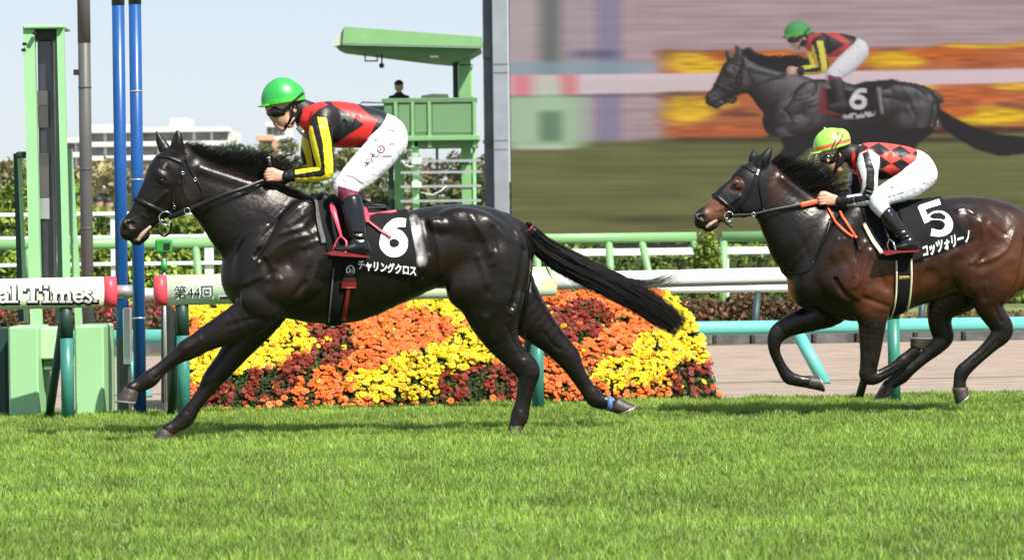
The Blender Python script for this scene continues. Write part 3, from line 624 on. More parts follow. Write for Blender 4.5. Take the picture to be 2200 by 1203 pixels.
# ------------------------------------------------------------------ the setting
FR = Frame(1035, 29.45, R(12.5))             # the running rail's own frame
def W(fr, V): return fr.O + fr.u * V[0] + fr.n * V[1] + Vector((0, 0, V[2]))
def fw(px, py, t, fr=None): fr = fr or FR; return W(fr, fr.L(px, py, t))
def lin(r, g, b): f = lambda c: (c / 255 / 12.92) if c < 10 else ((c / 255 + .055) / 1.055) ** 2.4; return (f(r), f(g), f(b))
def sheet(name, t0, t1, z, m, x0=-60, x1=60):
    V = [tuple(W(FR, (x, t, z))) for x, t in ((x0, t0), (x1, t0), (x1, t1), (x0, t1))]
    return tag(mesh_obj(name, V, [(0, 1, 2, 3)], m, smooth=False), kind='structure')
M_soil = mat('turf_soil', (.045, .075, .016), rough=.95, noise=.5, nscale=3, bump=.4, bscale=30)
M_dirt = mat('sandy_dirt', (.31, .24, .185), rough=.95, noise=.25, nscale=2.2, bump=1, bscale=14, stretch=(.8, 1.3, 1), detail=8, bump2=(.8, 30))
M_lawn = mat('mown_lawn', (.12, .16, .045), rough=.95, noise=.4, nscale=.8)
M_field = mat('far_ground', (.14, .14, .07), rough=.95, noise=.4, nscale=.1)
g = 3500; tag(mesh_obj('ground', [(-g, -200, -.03), (g, -200, -.03), (g, 4500, -.03), (-g, 4500, -.03)], [(0, 1, 2, 3)], M_field, smooth=False), kind='structure')
sheet('turf_track', -22, .95, 0, M_soil, -30, 30); sheet('dirt_track', .95, 16.2, -.012, M_dirt)
sheet('lawn', 16.2, 60, -.008, M_lawn, -90, 90)

def grass():
    n = 620000; rng = np.random.default_rng(3); D = np.sqrt(rng.uniform(14.3 ** 2, 33.5 ** 2, n)); x = rng.uniform(-1.2, 1.2, n) * (1120 / FP) * D
    d = np.stack([x, D], 1) - np.array((FR.O.x, FR.O.y)); a = d @ np.array(FR.u[:2]); t = d @ np.array(FR.n[:2])
    k = t < .95 + .25 * vnoise(np.stack([a * 3, a * 0], 1), 4); x, D, a, t = x[k], D[k], a[k], t[k]; n = len(x)
    big = vnoise(np.stack([a * .9, t * 1.6], 1), 9); mid = vnoise(np.stack([a * 4, t * 4], 1), 10); fine = vnoise(np.stack([a * 14, t * 14], 1), 12)
    px = proj(np.stack([x, D, x * 0], 1)); div_shade = np.zeros(n)
    for (cx, cy, rx, ry) in ((1462, 898, 75, 15), (1700, 893, 62, 9), (1600, 897, 70, 7), (1850, 888, 60, 8), (1960, 880, 60, 9), (120, 925, 90, 8), (300, 930, 90, 9), (520, 925, 60, 6), (880, 918, 70, 6), (1230, 905, 60, 7), (1380, 900, 40, 9)):  # scuffed divots that also carry the runners' cast shadows in the blade colour
        div_shade = np.maximum(div_shade, np.clip(1.4 - np.hypot((px[:, 0] - cx) / rx, (px[:, 1] - cy) / ry), 0, 1) * np.clip(2.4 * vnoise(np.stack([a * 6, t * 6], 1), 21) - .4, 0, 1))
    cl = np.clip(2.2 * vnoise(np.stack([a * 5.5 + 9, t * 8], 1), 14) - .6, 0, 1); H = (.02 + .02 * cl + .018 * fine) * rng.uniform(.6, 1.3, n) * (1 - .72 * div_shade); keep = rng.random(n) > np.maximum(div_shade * .45, .35 * (1 - cl) * (fine < .45))
    x, D, a, t, H, big, mid, fine, div_shade, cl = [q[keep] for q in (x, D, a, t, H, big, mid, fine, div_shade, cl)]; n = len(x)
    az = rng.uniform(0, 2 * np.pi, n); lean = rng.uniform(.1, .85, n) * H; wd = rng.uniform(.0016, .0032, n) * (1 + (D - 14) * .03); fa = rng.uniform(0, 2 * np.pi, n)
    B = np.stack([x, D, np.full(n, -.004)], 1); dx = np.stack([np.cos(az), np.sin(az), az * 0], 1); w_ = np.stack([np.cos(fa), np.sin(fa), fa * 0], 1) * wd[:, None]; up = np.array((0, 0, 1.0))
    mdl = B + dx * lean[:, None] * .35 + up * H[:, None] * .6; tip = B + dx * lean[:, None] + up * H[:, None]
    V = np.stack([B - w_, B + w_, mdl + w_ * .8, mdl - w_ * .8, tip + w_ * .12, tip - w_ * .12], 1).reshape(-1, 3)
    b = np.arange(n)[:, None] * 6; F = np.concatenate([b + np.array((0, 1, 2, 3)), b + np.array((3, 2, 4, 5))])
    c = np.array((.24, .37, .055)) * (.3 + .42 * big + .34 * mid + .34 * fine + .2 * cl)[:, None] * rng.uniform(.7, 1.3, n)[:, None]
    yl = np.clip(rng.random(n) - .72, 0, 1)[:, None] * 3 * (.3 + big)[:, None]; c = c * (1 - yl * .6) + yl * .6 * np.array((.24, .25, .06))
    pl = (rng.random(n) > .975)[:, None]; c = np.where(pl, np.array((.36, .4, .24)), c)
    dv = div_shade[:, None] * .72; c = c * (1 - dv) + dv * np.array((.075, .068, .03))
    ed = np.clip((t + .3) / 1.0, 0, 1)[:, None]; c = c * (1 + .12 * ed)
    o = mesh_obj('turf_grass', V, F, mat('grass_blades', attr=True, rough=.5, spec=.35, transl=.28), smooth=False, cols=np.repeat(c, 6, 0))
    tag(o, 'bright green racing turf of short grass blades with a few scuffed divots and painted shadow patches', 'grass', kind='stuff')
grass()

# foliage helper: many leaf faces spread through clumps
def leaves(cl, n, size, seed, flat=0.0):
    "cl: list of (centre, radii) clumps -> leaf quads"
    rng = np.random.default_rng(seed); C = np.array([c[0] for c in cl], float); Rr = np.array([c[1] for c in cl], float); vol = np.prod(Rr, 1) ** .67; q = rng.choice(len(cl), n, p=vol / vol.sum())
    d = rng.normal(size=(n, 3)); d /= np.linalg.norm(d, axis=1, keepdims=True); rad = rng.uniform(.35, 1.05, n) ** .6
    p = C[q] + d * Rr[q] * rad[:, None]; a = rng.normal(size=(n, 3)); a /= np.linalg.norm(a, axis=1, keepdims=True); b = np.cross(a, rng.normal(size=(n, 3))); b /= np.linalg.norm(b, axis=1, keepdims=True) + 1e-9
    s = size * rng.uniform(.5, 1.3, n)[:, None]; V = np.stack([p - a * s, p + b * s * .55, p + a * s, p - b * s * .55], 1).reshape(-1, 3)
    return V, np.arange(4 * n).reshape(n, 4), q
M_leaf = {}
def leafmat(k, col):
    if k not in M_leaf: M_leaf[k] = mat('foliage_' + k, attr=True, rough=.6, spec=.3, transl=.25)
    return M_leaf[k]
def leafcols(q, n, col, seed, var=.45):
    rng = np.random.default_rng(seed); cv = rng.uniform(1 - var, 1 + var, (q.max() + 1, 1)); c = np.array(col) * cv[q] * rng.uniform(.6, 1.4, (n, 1)) * (1 + rng.normal(0, .06, (n, 3))); return np.repeat(np.clip(c, .003, 1), 4, 0)
M_bark = mat('bark', (.09, .07, .05), rough=.9, noise=.4, nscale=6, bump=.5, bscale=20)
def tree(name, label, px, Y, top, wd, col, seed, n=1500, group=None, cat='tree', base_z=0.0, squat=.75, leaf=.02, cone=False):
    "crown top at photo row `top`, wd wide in photo pixels"
    rng = np.random.default_rng(seed); s = FP / Y; tp = P(px, top, Y); h = max(tp.z - base_z, .5); wm = wd / s; b = Vector((tp.x, Y, base_z)); root = empty(name, b); tag(root, label, cat, group)
    mb = MB(); th = h * .3; mb.tube([(0, 0, -.05), (wm * .02, 0, th * .6), (0, .02, h * .7)], [wm * .045 + .03, wm * .035 + .02, wm * .012 + .01], 7)
    for i in range(5):
        a = rng.uniform(0, 6.28); z0 = h * rng.uniform(.25, .5); mb.tube([(0, 0, z0), (math.cos(a) * wm * .2, math.sin(a) * wm * .2, z0 + h * .15), (math.cos(a) * wm * .36, math.sin(a) * wm * .3, z0 + h * .28)], [wm * .02 + .012, wm * .014 + .008, .006], 5)
    mb.build('trunk', M_bark, root, True)
    cl = []
    for i in range(16):
        a = rng.uniform(0, 6.28); f = rng.uniform(0, 1); zz = h * (.3 + .62 * f); rr = wm * .5 * (1 - .85 * f if cone else math.sqrt(max(.1, 1 - (abs(f - .35) / .75) ** 2))); r = wm * rng.uniform(.13, .24) * (1 - .5 * f if cone else 1)
        cl.append(((math.cos(a) * (rr - r * .6) * rng.uniform(.2, 1), math.sin(a) * (rr - r * .6) * rng.uniform(.2, 1), min(zz, h - r * squat)), (r, r, r * squat)))
    V, F, q = leaves(cl, n, max(wm * leaf * 2, .03), seed); o = mesh_obj('crown', V, F, leafmat('tree', None), root, False, leafcols(q, n, col, seed)); return root
def hedge(label, px0, px1, Y, top, z0, depth, col, seed, n, leaf, wave=.08):
    "clipped hedge between two photo columns"
    rng = np.random.default_rng(seed); a, b = P(px0, top, Y), P(px1, top, Y); b = b if b.x > a.x else a; h = a.z - z0; L = b.x - a.x; root = empty('hedge', (a.x, Y, z0)); tag(root, label, 'hedge')
    MB().box((L / 2, depth / 2, h * .46), (L - .1, depth - .1, h * .9), bev=.05).build('stems', mat('hedge_core', (.05, .07, .02), rough=1), root)
    m = n; u = rng.uniform(0, L, m); face = rng.random(m); hh = h * (1 + wave * (vnoise(np.stack([u * 1.3, u * 0], 1), seed) - .5) * 2)
    y = np.where(face < .62, rng.normal(0, .04, m), rng.uniform(0, depth, m)); z = np.where(face < .62, rng.uniform(0, 1, m) * hh, hh + rng.normal(0, .04, m))
    p = np.stack([u, y, z], 1); A = rng.normal(size=(m, 3)); A /= np.linalg.norm(A, axis=1, keepdims=True); B = np.cross(A, rng.normal(size=(m, 3))); B /= np.linalg.norm(B, axis=1, keepdims=True); s = leaf * rng.uniform(.5, 1.4, m)[:, None]
    V = np.stack([p - A * s, p + B * s * .6, p + A * s, p - B * s * .6], 1).reshape(-1, 3); c = np.array(col) * (.5 + vnoise(p * 1.7, seed + 1))[:, None] * rng.uniform(.5, 1.5, (m, 1))
    mesh_obj('leaves', V, np.arange(4 * m).reshape(m, 4), leafmat('hedge', None), root, False, np.repeat(c, 4, 0)); return root

# ---- video screen with the live picture of the leader
def screen_picture(X, Y):
    "sRGB 0..1 picture sampled at photo pixel coordinates of the panel"
    n = X.size; P2 = np.stack([X.ravel(), Y.ravel()], 1); x, y = P2[:, 0], P2[:, 1]; C = np.zeros((n, 3))
    st = lambda sx, sy, seed: vnoise(np.stack([x / sx, y / sy], 1), seed)[:, None]
    def put(mask, col, k=1.0):
        m = np.clip(mask, 0, 1)[:, None] * k; C[:] = C * (1 - m) + m * np.array(col) / 255.
    def soft(a, b, v): return np.clip((v - a) / (b - a), 0, 1) if b != a else (v > a).astype(float)
    def box(x0, x1, y0, y1, fx=18, fy=2): return soft(x0 - fx, x0 + fx, x) * (1 - soft(x1 - fx, x1 + fx, x)) * soft(y0 - fy, y0 + fy, y) * (1 - soft(y1 - fy, y1 + fy, y))
    C[:] = np.array((168, 146, 150)) / 255. * (.9 + .16 * st(160, 4, 1) + .06 * st(60, 9, 2))
    put(box(1085, 1150, -80, 330, 14, 5), (176, 165, 166), .7); put(box(1160, 1205, -80, 340, 16, 5), (98, 108, 104), .85); put(box(1215, 1275, -80, 330, 14, 6), (160, 152, 160), .6); put(box(1280, 1335, -80, 330, 12, 6), (126, 122, 152), .75); put(box(1225, 1330, 108, 126, 25, 6), (70, 75, 100), .55)
    put(box(1080, 1405, 134, 166, 40, 5), (136, 160, 170), .75)
    fl = np.clip((x - 1400 - 24 * (vnoise(np.stack([x * 0, y / 5], 1), 77) - .5)) / 50 + .35 * (vnoise(np.stack([x / 40, y / 6], 1), 78) - .5), 0, 1)
    top = 112 - 20 * np.clip((x - 1700) / 500, 0, 1) - 8 * (vnoise(np.stack([x / 60, x * 0], 1), 5) - .5)
    inb = fl * soft(-4, 4, y - top) * (1 - soft(-6, 6, y - (304 - .018 * (x - 1400))))
    v = .62 * vnoise(np.stack([x / 130, y / 30], 1), 31) + .26 * vnoise(np.stack([x / 70, y / 8], 1), 32) + .12 * vnoise(np.stack([x / 24, y / 5], 1), 33)
    put(inb, (164, 96, 62)); put(inb * soft(.5, .62, v), (190, 106, 66), .8); put(inb * (1 - soft(.3, .4, v)), (100, 62, 48), .8)
    for (cx, cy, rx, ry, c) in ((1480, 134, 72, 22, (222, 178, 44)), (1530, 152, 60, 8, (216, 172, 44)), (1470, 236, 64, 30, (222, 180, 44)), (1545, 222, 40, 12, (206, 160, 50)), (1560, 118, 46, 12, (176, 92, 46)), (1660, 114, 40, 10, (196, 104, 44)), (1560, 284, 110, 14, (186, 96, 56)), (1925, 130, 66, 19, (224, 178, 38)), (1910, 98, 50, 6, (92, 60, 50)), (2040, 116, 90, 12, (192, 94, 40)), (2120, 94, 110, 11, (226, 184, 44)), (2110, 134, 100, 8, (168, 88, 50)),
                                 (1950, 186, 60, 9, (220, 176, 44)), (2080, 208, 100, 14, (190, 98, 52)), (2180, 188, 50, 8, (222, 178, 44)), (2130, 250, 95, 20, (226, 184, 36)), (2060, 240, 40, 12, (196, 100, 46)), (2110, 282, 120, 10, (70, 48, 40))):
        e = np.hypot((x - cx) / rx, (y - cy + 5 * (v - .5)) / ry) + .16 * (vnoise(np.stack([x / 60, y / 4], 1), 37) - .5); put(inb * np.clip(2.3 - 1.8 * e, 0, 1), c, .9)
    C[:] = C * (1 + (inb * (vnoise(np.stack([x / 40, y / 3.2], 1), 39) - .5) * .34)[:, None])
    put(soft(-5, 5, y - (302 - .02 * (x - 1400))) * 1.0, (104, 104, 64)); g = soft(-5, 5, y - (306 - .02 * (x - 1400))); C[:] = C * (1 - g[:, None] * (.16 - .34 * (st(220, 5, 7) * .6 + st(90, 14, 8) * .4)))
    put(g * soft(300, 340, y) * (1 - soft(340, 420, y)), (96, 104, 62), .25); put(box(1310, 1480, 466, 480, 60, 6), (62, 62, 44), .7); put(box(1090, 2260, 354, 366, 200, 8), (84, 86, 52), .35); put(box(1410, 2260, 296, 306, 60, 5), (44, 40, 32), .7)
    ry0 = 163 - (x - 1090) * .0135; rl = soft(-2, 2, y - ry0) * (1 - soft(-2, 2, y - (ry0 + 44 - 14 * np.clip((x - 1090) / 1100, 0, 1)))); put(rl, (216, 196, 204), .95); put(rl * box(1080, 1530, 172, 196, 50, 5), (196, 184, 176), .5)
    put(rl * box(1095, 1145, 100, 260, 18, 5), (222, 120, 130), .8); put(rl * box(1200, 1240, 100, 260, 12, 5), (216, 120, 118), .8); put(soft(-2, 2, y - ry0 - 43) * (1 - soft(-2, 2, y - ry0 - 49)) * (x < 1560), (90, 84, 88), .6)
    put(box(1090, 1255, 208, 318, 24, 3), (162, 196, 156), .8); put(box(1160, 1206, 238, 304, 12, 4), (96, 120, 98), .8); put(box(1100, 1225, 312, 322, 24, 3), (206, 214, 204), .7); put(box(1150, 1210, 170, 240, 14, 8), (180, 205, 175), .5)
    blur = lambda poly, s=0: inpoly(P2, poly).astype(float)
    def shape(poly, col, k=1.0, r=3.0):
        m = 0
        for dx, dy in ((0, 0), (r, 0), (-r, 0), (0, r * .6), (0, -r * .6), (r * .5, 0), (-r * .5, 0)): m = m + inpoly(P2 + np.array((dx, dy)), poly)
        put(m / 7., col, k)
    hs = [(1581, 97), (1592, 108), (1610, 102), (1620, 112), (1645, 122), (1666, 137), (1690, 152), (1706, 163), (1757, 184), (1808, 190), (1859, 176), (1920, 171), (1966, 188), (1996, 214), (2022, 236), (2047, 252), (2098, 277), (2150, 290), (2210, 296), (2210, 330), (2149, 336), (2098, 322), (2047, 292), (2010, 262), (2004, 285), (1996, 292), (1971, 310), (1950, 360), (1900, 345), (1820, 318), (1742, 318), (1700, 350), (1660, 356), (1684, 316), (1660, 265), (1635, 219), (1615, 199), (1589, 204), (1559, 224), (1528, 229), (1515, 209), (1533, 188), (1559, 158), (1579, 122)]
    shape(hs, (38, 35, 38), .97, 3.5)
    live = runner_image(X, Y); k_ = live[0].reshape(-1, 1); C[:] = C * (1 - k_) + k_ * live[1].reshape(-1, 3)
    shape([(1768, 190), (1830, 196), (1882, 186), (1894, 250), (1830, 262), (1775, 248)], (30, 27, 29), .92); shape([(1884, 186), (1893, 190), (1899, 244), (1893, 248)], (165, 160, 162), .7, 2)
    shape([(1764, 186), (1774, 188), (1780, 236), (1806, 246), (1804, 251), (1764, 246), (1758, 240)], (120, 46, 54), .85)
    live = runner_image(X, Y, True); k_ = live[0].reshape(-1, 1); C[:] = C * (1 - k_) + k_ * live[1].reshape(-1, 3)
    for q in strip(ellipse_pts(1844, 220, 14, 11, 0, 360, 18), 11, 1) + strip([(1862, 196), (1850, 195), (1838, 202), (1831, 216)], 10, 4): shape([tuple(a) for a in q], (224, 220, 224), .95, 1)
    put(np.clip(box(1810, 1880, 240, 256, 4, 3) * (vnoise(np.stack([x / 5, y / 9], 1), 61) > .42) * (np.abs(y - 254 + (x - 1810) * .16) < 7), 0, 1), (200, 196, 200), .85)
    I = C.reshape(X.shape + (3,)); k = 3
    I = sum(np.roll(I, d, 1) for d in range(-k, k + 1)) / (2 * k + 1); I = (np.roll(I, 1, 0) + I * 2 + np.roll(I, -1, 0)) / 4; I[:, :k] = I[:, k:k + 1]; I[:, -k:] = I[:, -k - 1:-k]; I[0] = I[1]; I[-1] = I[-2]
    far = inpoly(P2, [(1490, 40), (1880, 40), (1880, 150), (2230, 240), (2230, 360), (1640, 370), (1600, 240), (1490, 240)]).reshape(X.shape)[..., None] * .75
    C[:] = (I * (1 - far) + C.reshape(I.shape) * far).reshape(-1, 3)
    led = 1 + .11 * np.sin(2 * np.pi * x / 5.37) + .03 * np.sin(2 * np.pi * y / 4.9); C[:] = C * led[:, None]; C[:] = .02 + .95 * C
    return np.clip(C, 0, 1)
def runner_image(X, Y, rider=False):
    "the broadcast view of the leader: its own surfaces drawn point by point into the panel"
    ny, nx = X.shape; cov = np.zeros((ny, nx)); col = np.zeros((ny, nx, 3)); zb = np.full((ny, nx), 9.0); base = np.array(o1); sun_l = np.array((sd.dot(F1.u), sd.dot(F1.n), sd.z)); hv = sun_l + np.array((0, -1, .02)); hv /= np.linalg.norm(hv)
    plain = {'mane': (26, 24, 26), 'bridle': (22, 20, 22), 'rein': (20, 18, 20), 'goggles': (24, 22, 24), 'chin_strap': (24, 22, 24)}
    for o in (j1 if rider else h1).children_recursive:
        nm = o.name.split('.')[0]
        if o.type != 'MESH' or not (nm in plain or 'Col' in o.data.color_attributes): continue
        me = o.data; n = len(me.vertices); V = np.zeros(n * 3, np.float32); me.vertices.foreach_get('co', V); V = V.reshape(-1, 3) + (base if rider else 0); N = np.zeros(n * 3, np.float32); me.vertex_normals.foreach_get('vector', N); N = N.reshape(-1, 3)
        if 'Col' in me.color_attributes: c = np.zeros(n * 4, np.float32); me.color_attributes['Col'].data.foreach_get('color', c); c = c.reshape(-1, 4)[:, :3]; lin_ = c * 1.5
        else: lin_ = np.tile((np.array(plain[nm]) / 255.) ** 2.2, (n, 1))
        p = F1.pix(V); keep = (p[:, 1] < 655 - .05 * (p[:, 0] - 600)) & ((p[:, 0] > 470) | (p[:, 1] < 560)); sh = np.clip(N @ sun_l, 0, 1)[:, None] * .75 + .35; sp = np.clip(N @ hv, 0, 1)[:, None] ** 14 * (.17 if nm in ('body',) and not rider else .06)
        v = np.clip(lin_ * sh + sp, 0, 1) ** (1 / 2.2); v = v * .8 + np.array((.1, .088, .096)); v = v * .85 + v.mean(1, keepdims=True) * .15
        qx = 1515 + (p[:, 0] - 257) * .561; qy = 213 + (p[:, 1] - 490) * .497 - (p[:, 0] - 257) * .012
        gx = (qx - X[0, 0]) / (X[0, -1] - X[0, 0]) * (nx - 1); gy = (qy - Y[0, 0] + .012 * (qx - X[0, 0])) / (Y[-1, 0] - Y[0, 0]) * (ny - 1)
        for dx in (0, 1):
            for dy in (0, 1):
                ix, iy = np.floor(gx).astype(int) + dx, np.floor(gy).astype(int) + dy; m = keep & (ix >= 0) & (ix < nx) & (iy >= 0) & (iy < ny); a, b, t, cc = iy[m], ix[m], V[m, 1], v[m]
                od = np.argsort(-t); a, b, t, cc = a[od], b[od], t[od], cc[od]; ok = t < zb[a, b]; a, b, t, cc = a[ok], b[ok], t[ok], cc[ok]; col[a, b] = cc; zb[a, b] = t; cov[a, b] = 1
    return cov, col
def screen():
    Y = 95.0; a, b = P(1093, -70, Y), P(2262, 511, Y); c = (a + b) / 2; wdt, hgt = b.x - a.x, a.z - b.z; root = empty('video_screen', (c.x, Y, 0)); tag(root, 'giant outdoor video screen showing the black horse number 6 behind the second runner', 'video screen')
    nx, ny = 640, 318; gx = np.linspace(a.x, b.x, nx); gz = np.linspace(a.z, b.z, ny); X, Z = np.meshgrid(gx, gz); Wd = np.stack([X.ravel(), np.full(X.size, Y), Z.ravel()], 1); px = proj(Wd)
    S = screen_picture(px[:, 0].reshape(X.shape), px[:, 1].reshape(X.shape)); L = np.where(S < .04, S / 12.92, ((S + .055) / 1.055) ** 2.4) / 2 ** SC.view_settings.exposure
    idx = np.arange(nx * ny).reshape(ny, nx); F = np.stack([idx[:-1, :-1], idx[1:, :-1], idx[1:, 1:], idx[:-1, 1:]], -1).reshape(-1, 4)
    m = bpy.data.materials.new('led_panel'); m.use_nodes = True; bs = m.node_tree.nodes['Principled BSDF']; at = m.node_tree.nodes.new('ShaderNodeAttribute'); at.attribute_name = 'Col'
    m.node_tree.links.new(at.outputs['Color'], bs.inputs['Emission Color']); bs.inputs['Emission Strength'].default_value = 1; bs.inputs['Base Color'].default_value = (.004, .004, .004, 1); bs.inputs['Roughness'].default_value = .9; bs.inputs['Specular IOR Level'].default_value = .1
    mesh_obj('display_panel', Wd - np.array((c.x, Y, 0)), F, m, root, False, L)
    MB().box((0, .45, c.z), (wdt + .04, .8, hgt + .04)).build('cabinet', mat('cabinet_grey', (.12, .12, .13), rough=.6), root)
    fm = mat('grey_steel_frame', (.25, .27, .3), rough=.5, noise=.12, nscale=2); fd_ = mat('dark_grey_frame_and_shade', (.13, .13, .145), rough=.6, noise=.2, nscale=1)
    def post(p0, p1, dy, m, nm, z0=-.02, z1=9):
        q0, q1 = P(p0, 300, Y), P(p1, 300, Y); MB().box(((q0.x + q1.x) / 2 - c.x, dy, (z0 + z1) / 2), (q1.x - q0.x, .5, z1 - z0), bev=.02).build(nm, m, root)
    post(1060, 1093, -.1, fm, 'frame_post'); post(1040, 1060.5, .3, fd_, 'frame_side_shade')  # left side given a darker grey: its shade is put into the colour
    for py in (140, 158, 303, 322):
        q = P(1076, py, Y); MB().box((q.x - c.x, -.352, q.z), (.36, .012, .03)).build('frame_joint', fd_, root)
    for py, h in ((108, 34), (305, 8)):
        q = P(1048, py, Y); MB().box((q.x - c.x - .02, .03, q.z), (.22, .1, h / 84.)).build('cable_box', fd_, root)
    MB().box((0, .4, (b.z - .02) / 2 - .0), (wdt, .3, b.z - .06)).build('screen_base', fd_, root)
# ---- running rail with its printed covers
M_railwhite = mat('white_rail_paint', (.82, .82, .82), rough=.4, noise=.06, nscale=3)
M_teal = mat('teal_post_paint', (.035, .2, .15), rough=.4, noise=.15, nscale=8)
M_dkgreen = mat('dark_green_paint', (.012, .045, .032), rough=.5)
M_ltgreen = mat('light_green_paint', (.19, .38, .16), rough=.45, noise=.08, nscale=3)
M_mdgreen = mat('mid_green_paint', (.105, .21, .1), rough=.5, noise=.12, nscale=2)
M_turq = mat('turquoise_paint', (.12, .44, .39), rough=.4, noise=.06, nscale=4)
M_redband = mat('red_vinyl', (.78, .07, .1), rough=.45, noise=.1, nscale=5)
M_blue = mat('blue_paint', (.006, .075, .27), rough=.35, noise=.12, nscale=4)
M_alu = mat('aluminium', (.55, .56, .57), rough=.35, metal=.7, noise=.1, nscale=10)
M_dkgrey = mat('dark_grey_metal', (.07, .07, .07), rough=.5, noise=.3, nscale=5)
M_grey = mat('grey_metal', (.085, .085, .08), rough=.5, noise=.2, nscale=3)
M_black = mat('black_paint', (.012, .012, .012), rough=.5)
M_paper = mat('white_lettering', (.85, .85, .84), rough=.5)
def cover_mat():
    m = mat('printed_vinyl', (1, 1, 1), rough=.45); t = m.node_tree; N = t.nodes; b = N['Principled BSDF']; tc = N.new('ShaderNodeTexCoord'); mp = N.new('ShaderNodeMapping'); mp.inputs['Scale'].default_value = (1.1, 3, 5); mp.inputs['Rotation'].default_value = (0, .5, 0)
    nz = N.new('ShaderNodeTexNoise'); nz.inputs['Scale'].default_value = 1.4; nz.inputs['Detail'].default_value = 1.5; cr = N.new('ShaderNodeValToRGB'); e = cr.color_ramp; e.elements[0].position = .3; e.elements[0].color = (.42, .66, .34, 1); e.elements[1].position = .7; e.elements[1].color = (.82, .85, .6, 1)
    for p, c in ((.42, (.6, .8, .48, 1)), (.5, (.74, .85, .6, 1)), (.57, (.74, .84, .7, 1)), (.63, (.84, .8, .34, 1))): k = e.elements.new(p); k.color = c
    K = t.links.new; K(tc.outputs['Object'], mp.inputs[0]); K(mp.outputs[0], nz.inputs['Vector']); K(nz.outputs[0], cr.inputs[0]); K(cr.outputs[0], b.inputs['Base Color']); return m
M_cover = cover_mat()
def oval(mb, p0, p1, hv, hl, n=20, cap=True):
    "horizontal oval tube from p0 to p1 (frame coords), vertical half hv, lateral half hl"
    V = []; F = []
    for p in (p0, p1):
        for i in range(n): a = 2 * math.pi * i / n; V.append((p[0], p[1] + hl * math.sin(a), p[2] + hv * math.cos(a)))
    for i in range(n): F.append((i, (i + 1) % n, n + (i + 1) % n, n + i))
    if cap: F += [tuple(range(n - 1, -1, -1)), tuple(range(n, 2 * n))]
    return mb.add(V, F)
def railz(px): return FR.L(px, 630 - (px - 100) * .0235, 0)
def rail_post(parent, px, tbase=.02, ybase=None, bx=-20):
    a = railz(px); b = FR.L(px + 6, 905, 0); b = Vector((b.x, tbase, -.03)); o = np.array((0, 0, 0))
    mb = MB(); mb.tube([b, b.lerp(a, .66)], .05, 12); p = mb.build('post', M_teal, parent, True)
    mb = MB(); mb.tube([b.lerp(a, .66), (a.x, a.y + .03, a.z - .05)], .052, 12); mb.build('post_top_shade', M_dkgreen, p, True)  # top of the post coloured dark for the shadow below the rail
    c = Vector((b.x + bx * FR.m, .4, -.03)); mb = MB(); mb.tube([c, Vector((a.x - 4 * FR.m, .09, a.z - .22))], .034, 10); mb.build('brace', M_dkgreen, parent, True)
def rail_text(parent, name, s, box, m, off=.03, lift=.004, hv=.118, hl=.075):
    pts, F = fit_text(s, box, off); V = []
    for p in pts:
        c = railz(p[0]); q = FR.L(p[0], p[1], -hl); dz = max(-.97, min(.97, (q.z - c.z) / hv)); V.append((q.x, -hl * math.sqrt(1 - dz * dz) - lift, q.z))
    return mesh_obj(name, V, F, m, parent, False)
r1 = empty('running_rail', FR.O, FR.yaw); tag(r1, 'left end of the running rail in a printed cover reading al Times.', 'running rail', 'white running rail along the turf')
a, b = railz(-140), railz(249); mb = MB(); oval(mb, a, b, .05, .05); mb.build('rail', M_railwhite, r1, True)
b2 = railz(222); mb = MB(); oval(mb, railz(-140), b2, .118, .075); cv = mb.build('rail_cover', M_cover, r1, True); mb = MB(); oval(mb, b2, b, .12, .077); mb.build('end_band', M_redband, cv, True)
SER = lambda x, y, w_: [(x - w_ / 2, y), (x + w_ / 2, y)]
GL = []                                                             # slab-serif strokes: (points, width, smoothing)
GL += [([(51, 617), (89, 617)], 7, 1), ([(53, 617), (53, 626)], 5, 1), ([(87, 617), (87, 626)], 5, 1), ([(70, 617), (70, 649)], 9, 1), (SER(70, 649, 22), 5, 1)]
GL += [([(100, 627), (100, 649)], 8.5, 1), ([(93, 628), (100, 628)], 5, 1), (SER(100, 649, 18), 5, 1), ([(99, 613), (99, 620)], 8, 1)]
GL += [([(118, 627), (118, 649)], 8, 1), ([(112, 628), (118, 628)], 5, 1), (SER(118, 649, 14), 5, 1), ([(118, 632), (125, 628), (132, 630), (133.5, 637), (133.5, 649)], 7, 3), (SER(134, 649, 13), 5, 1), ([(134, 632), (141, 628), (147, 630), (148.5, 637), (148.5, 649)], 7, 3), (SER(149, 649, 14), 5, 1)]
GL += [([(161, 638), (178, 638), (176, 630), (169, 627), (162, 631), (159, 638), (162, 646), (169, 649), (178, 645)], 6, 3)]
GL += [([(195, 631), (190, 627), (185, 629), (185, 634), (193, 640), (196, 645), (190, 650), (183, 646)], 6, 3), ([(205, 645), (205, 650)], 8, 1)]
GL += [([(30, 612), (30, 649)], 8.5, 1), ([(23, 613), (30, 613)], 5, 1), (SER(30, 649, 18), 5, 1), ([(14, 632), (14, 649)], 8, 1), (SER(15, 649, 12), 5, 1), ([(14, 633), (8, 628), (0, 631)], 6, 3), ([(13, 638), (2, 641), (0, 647), (6, 650), (13, 646)], 6, 3)]
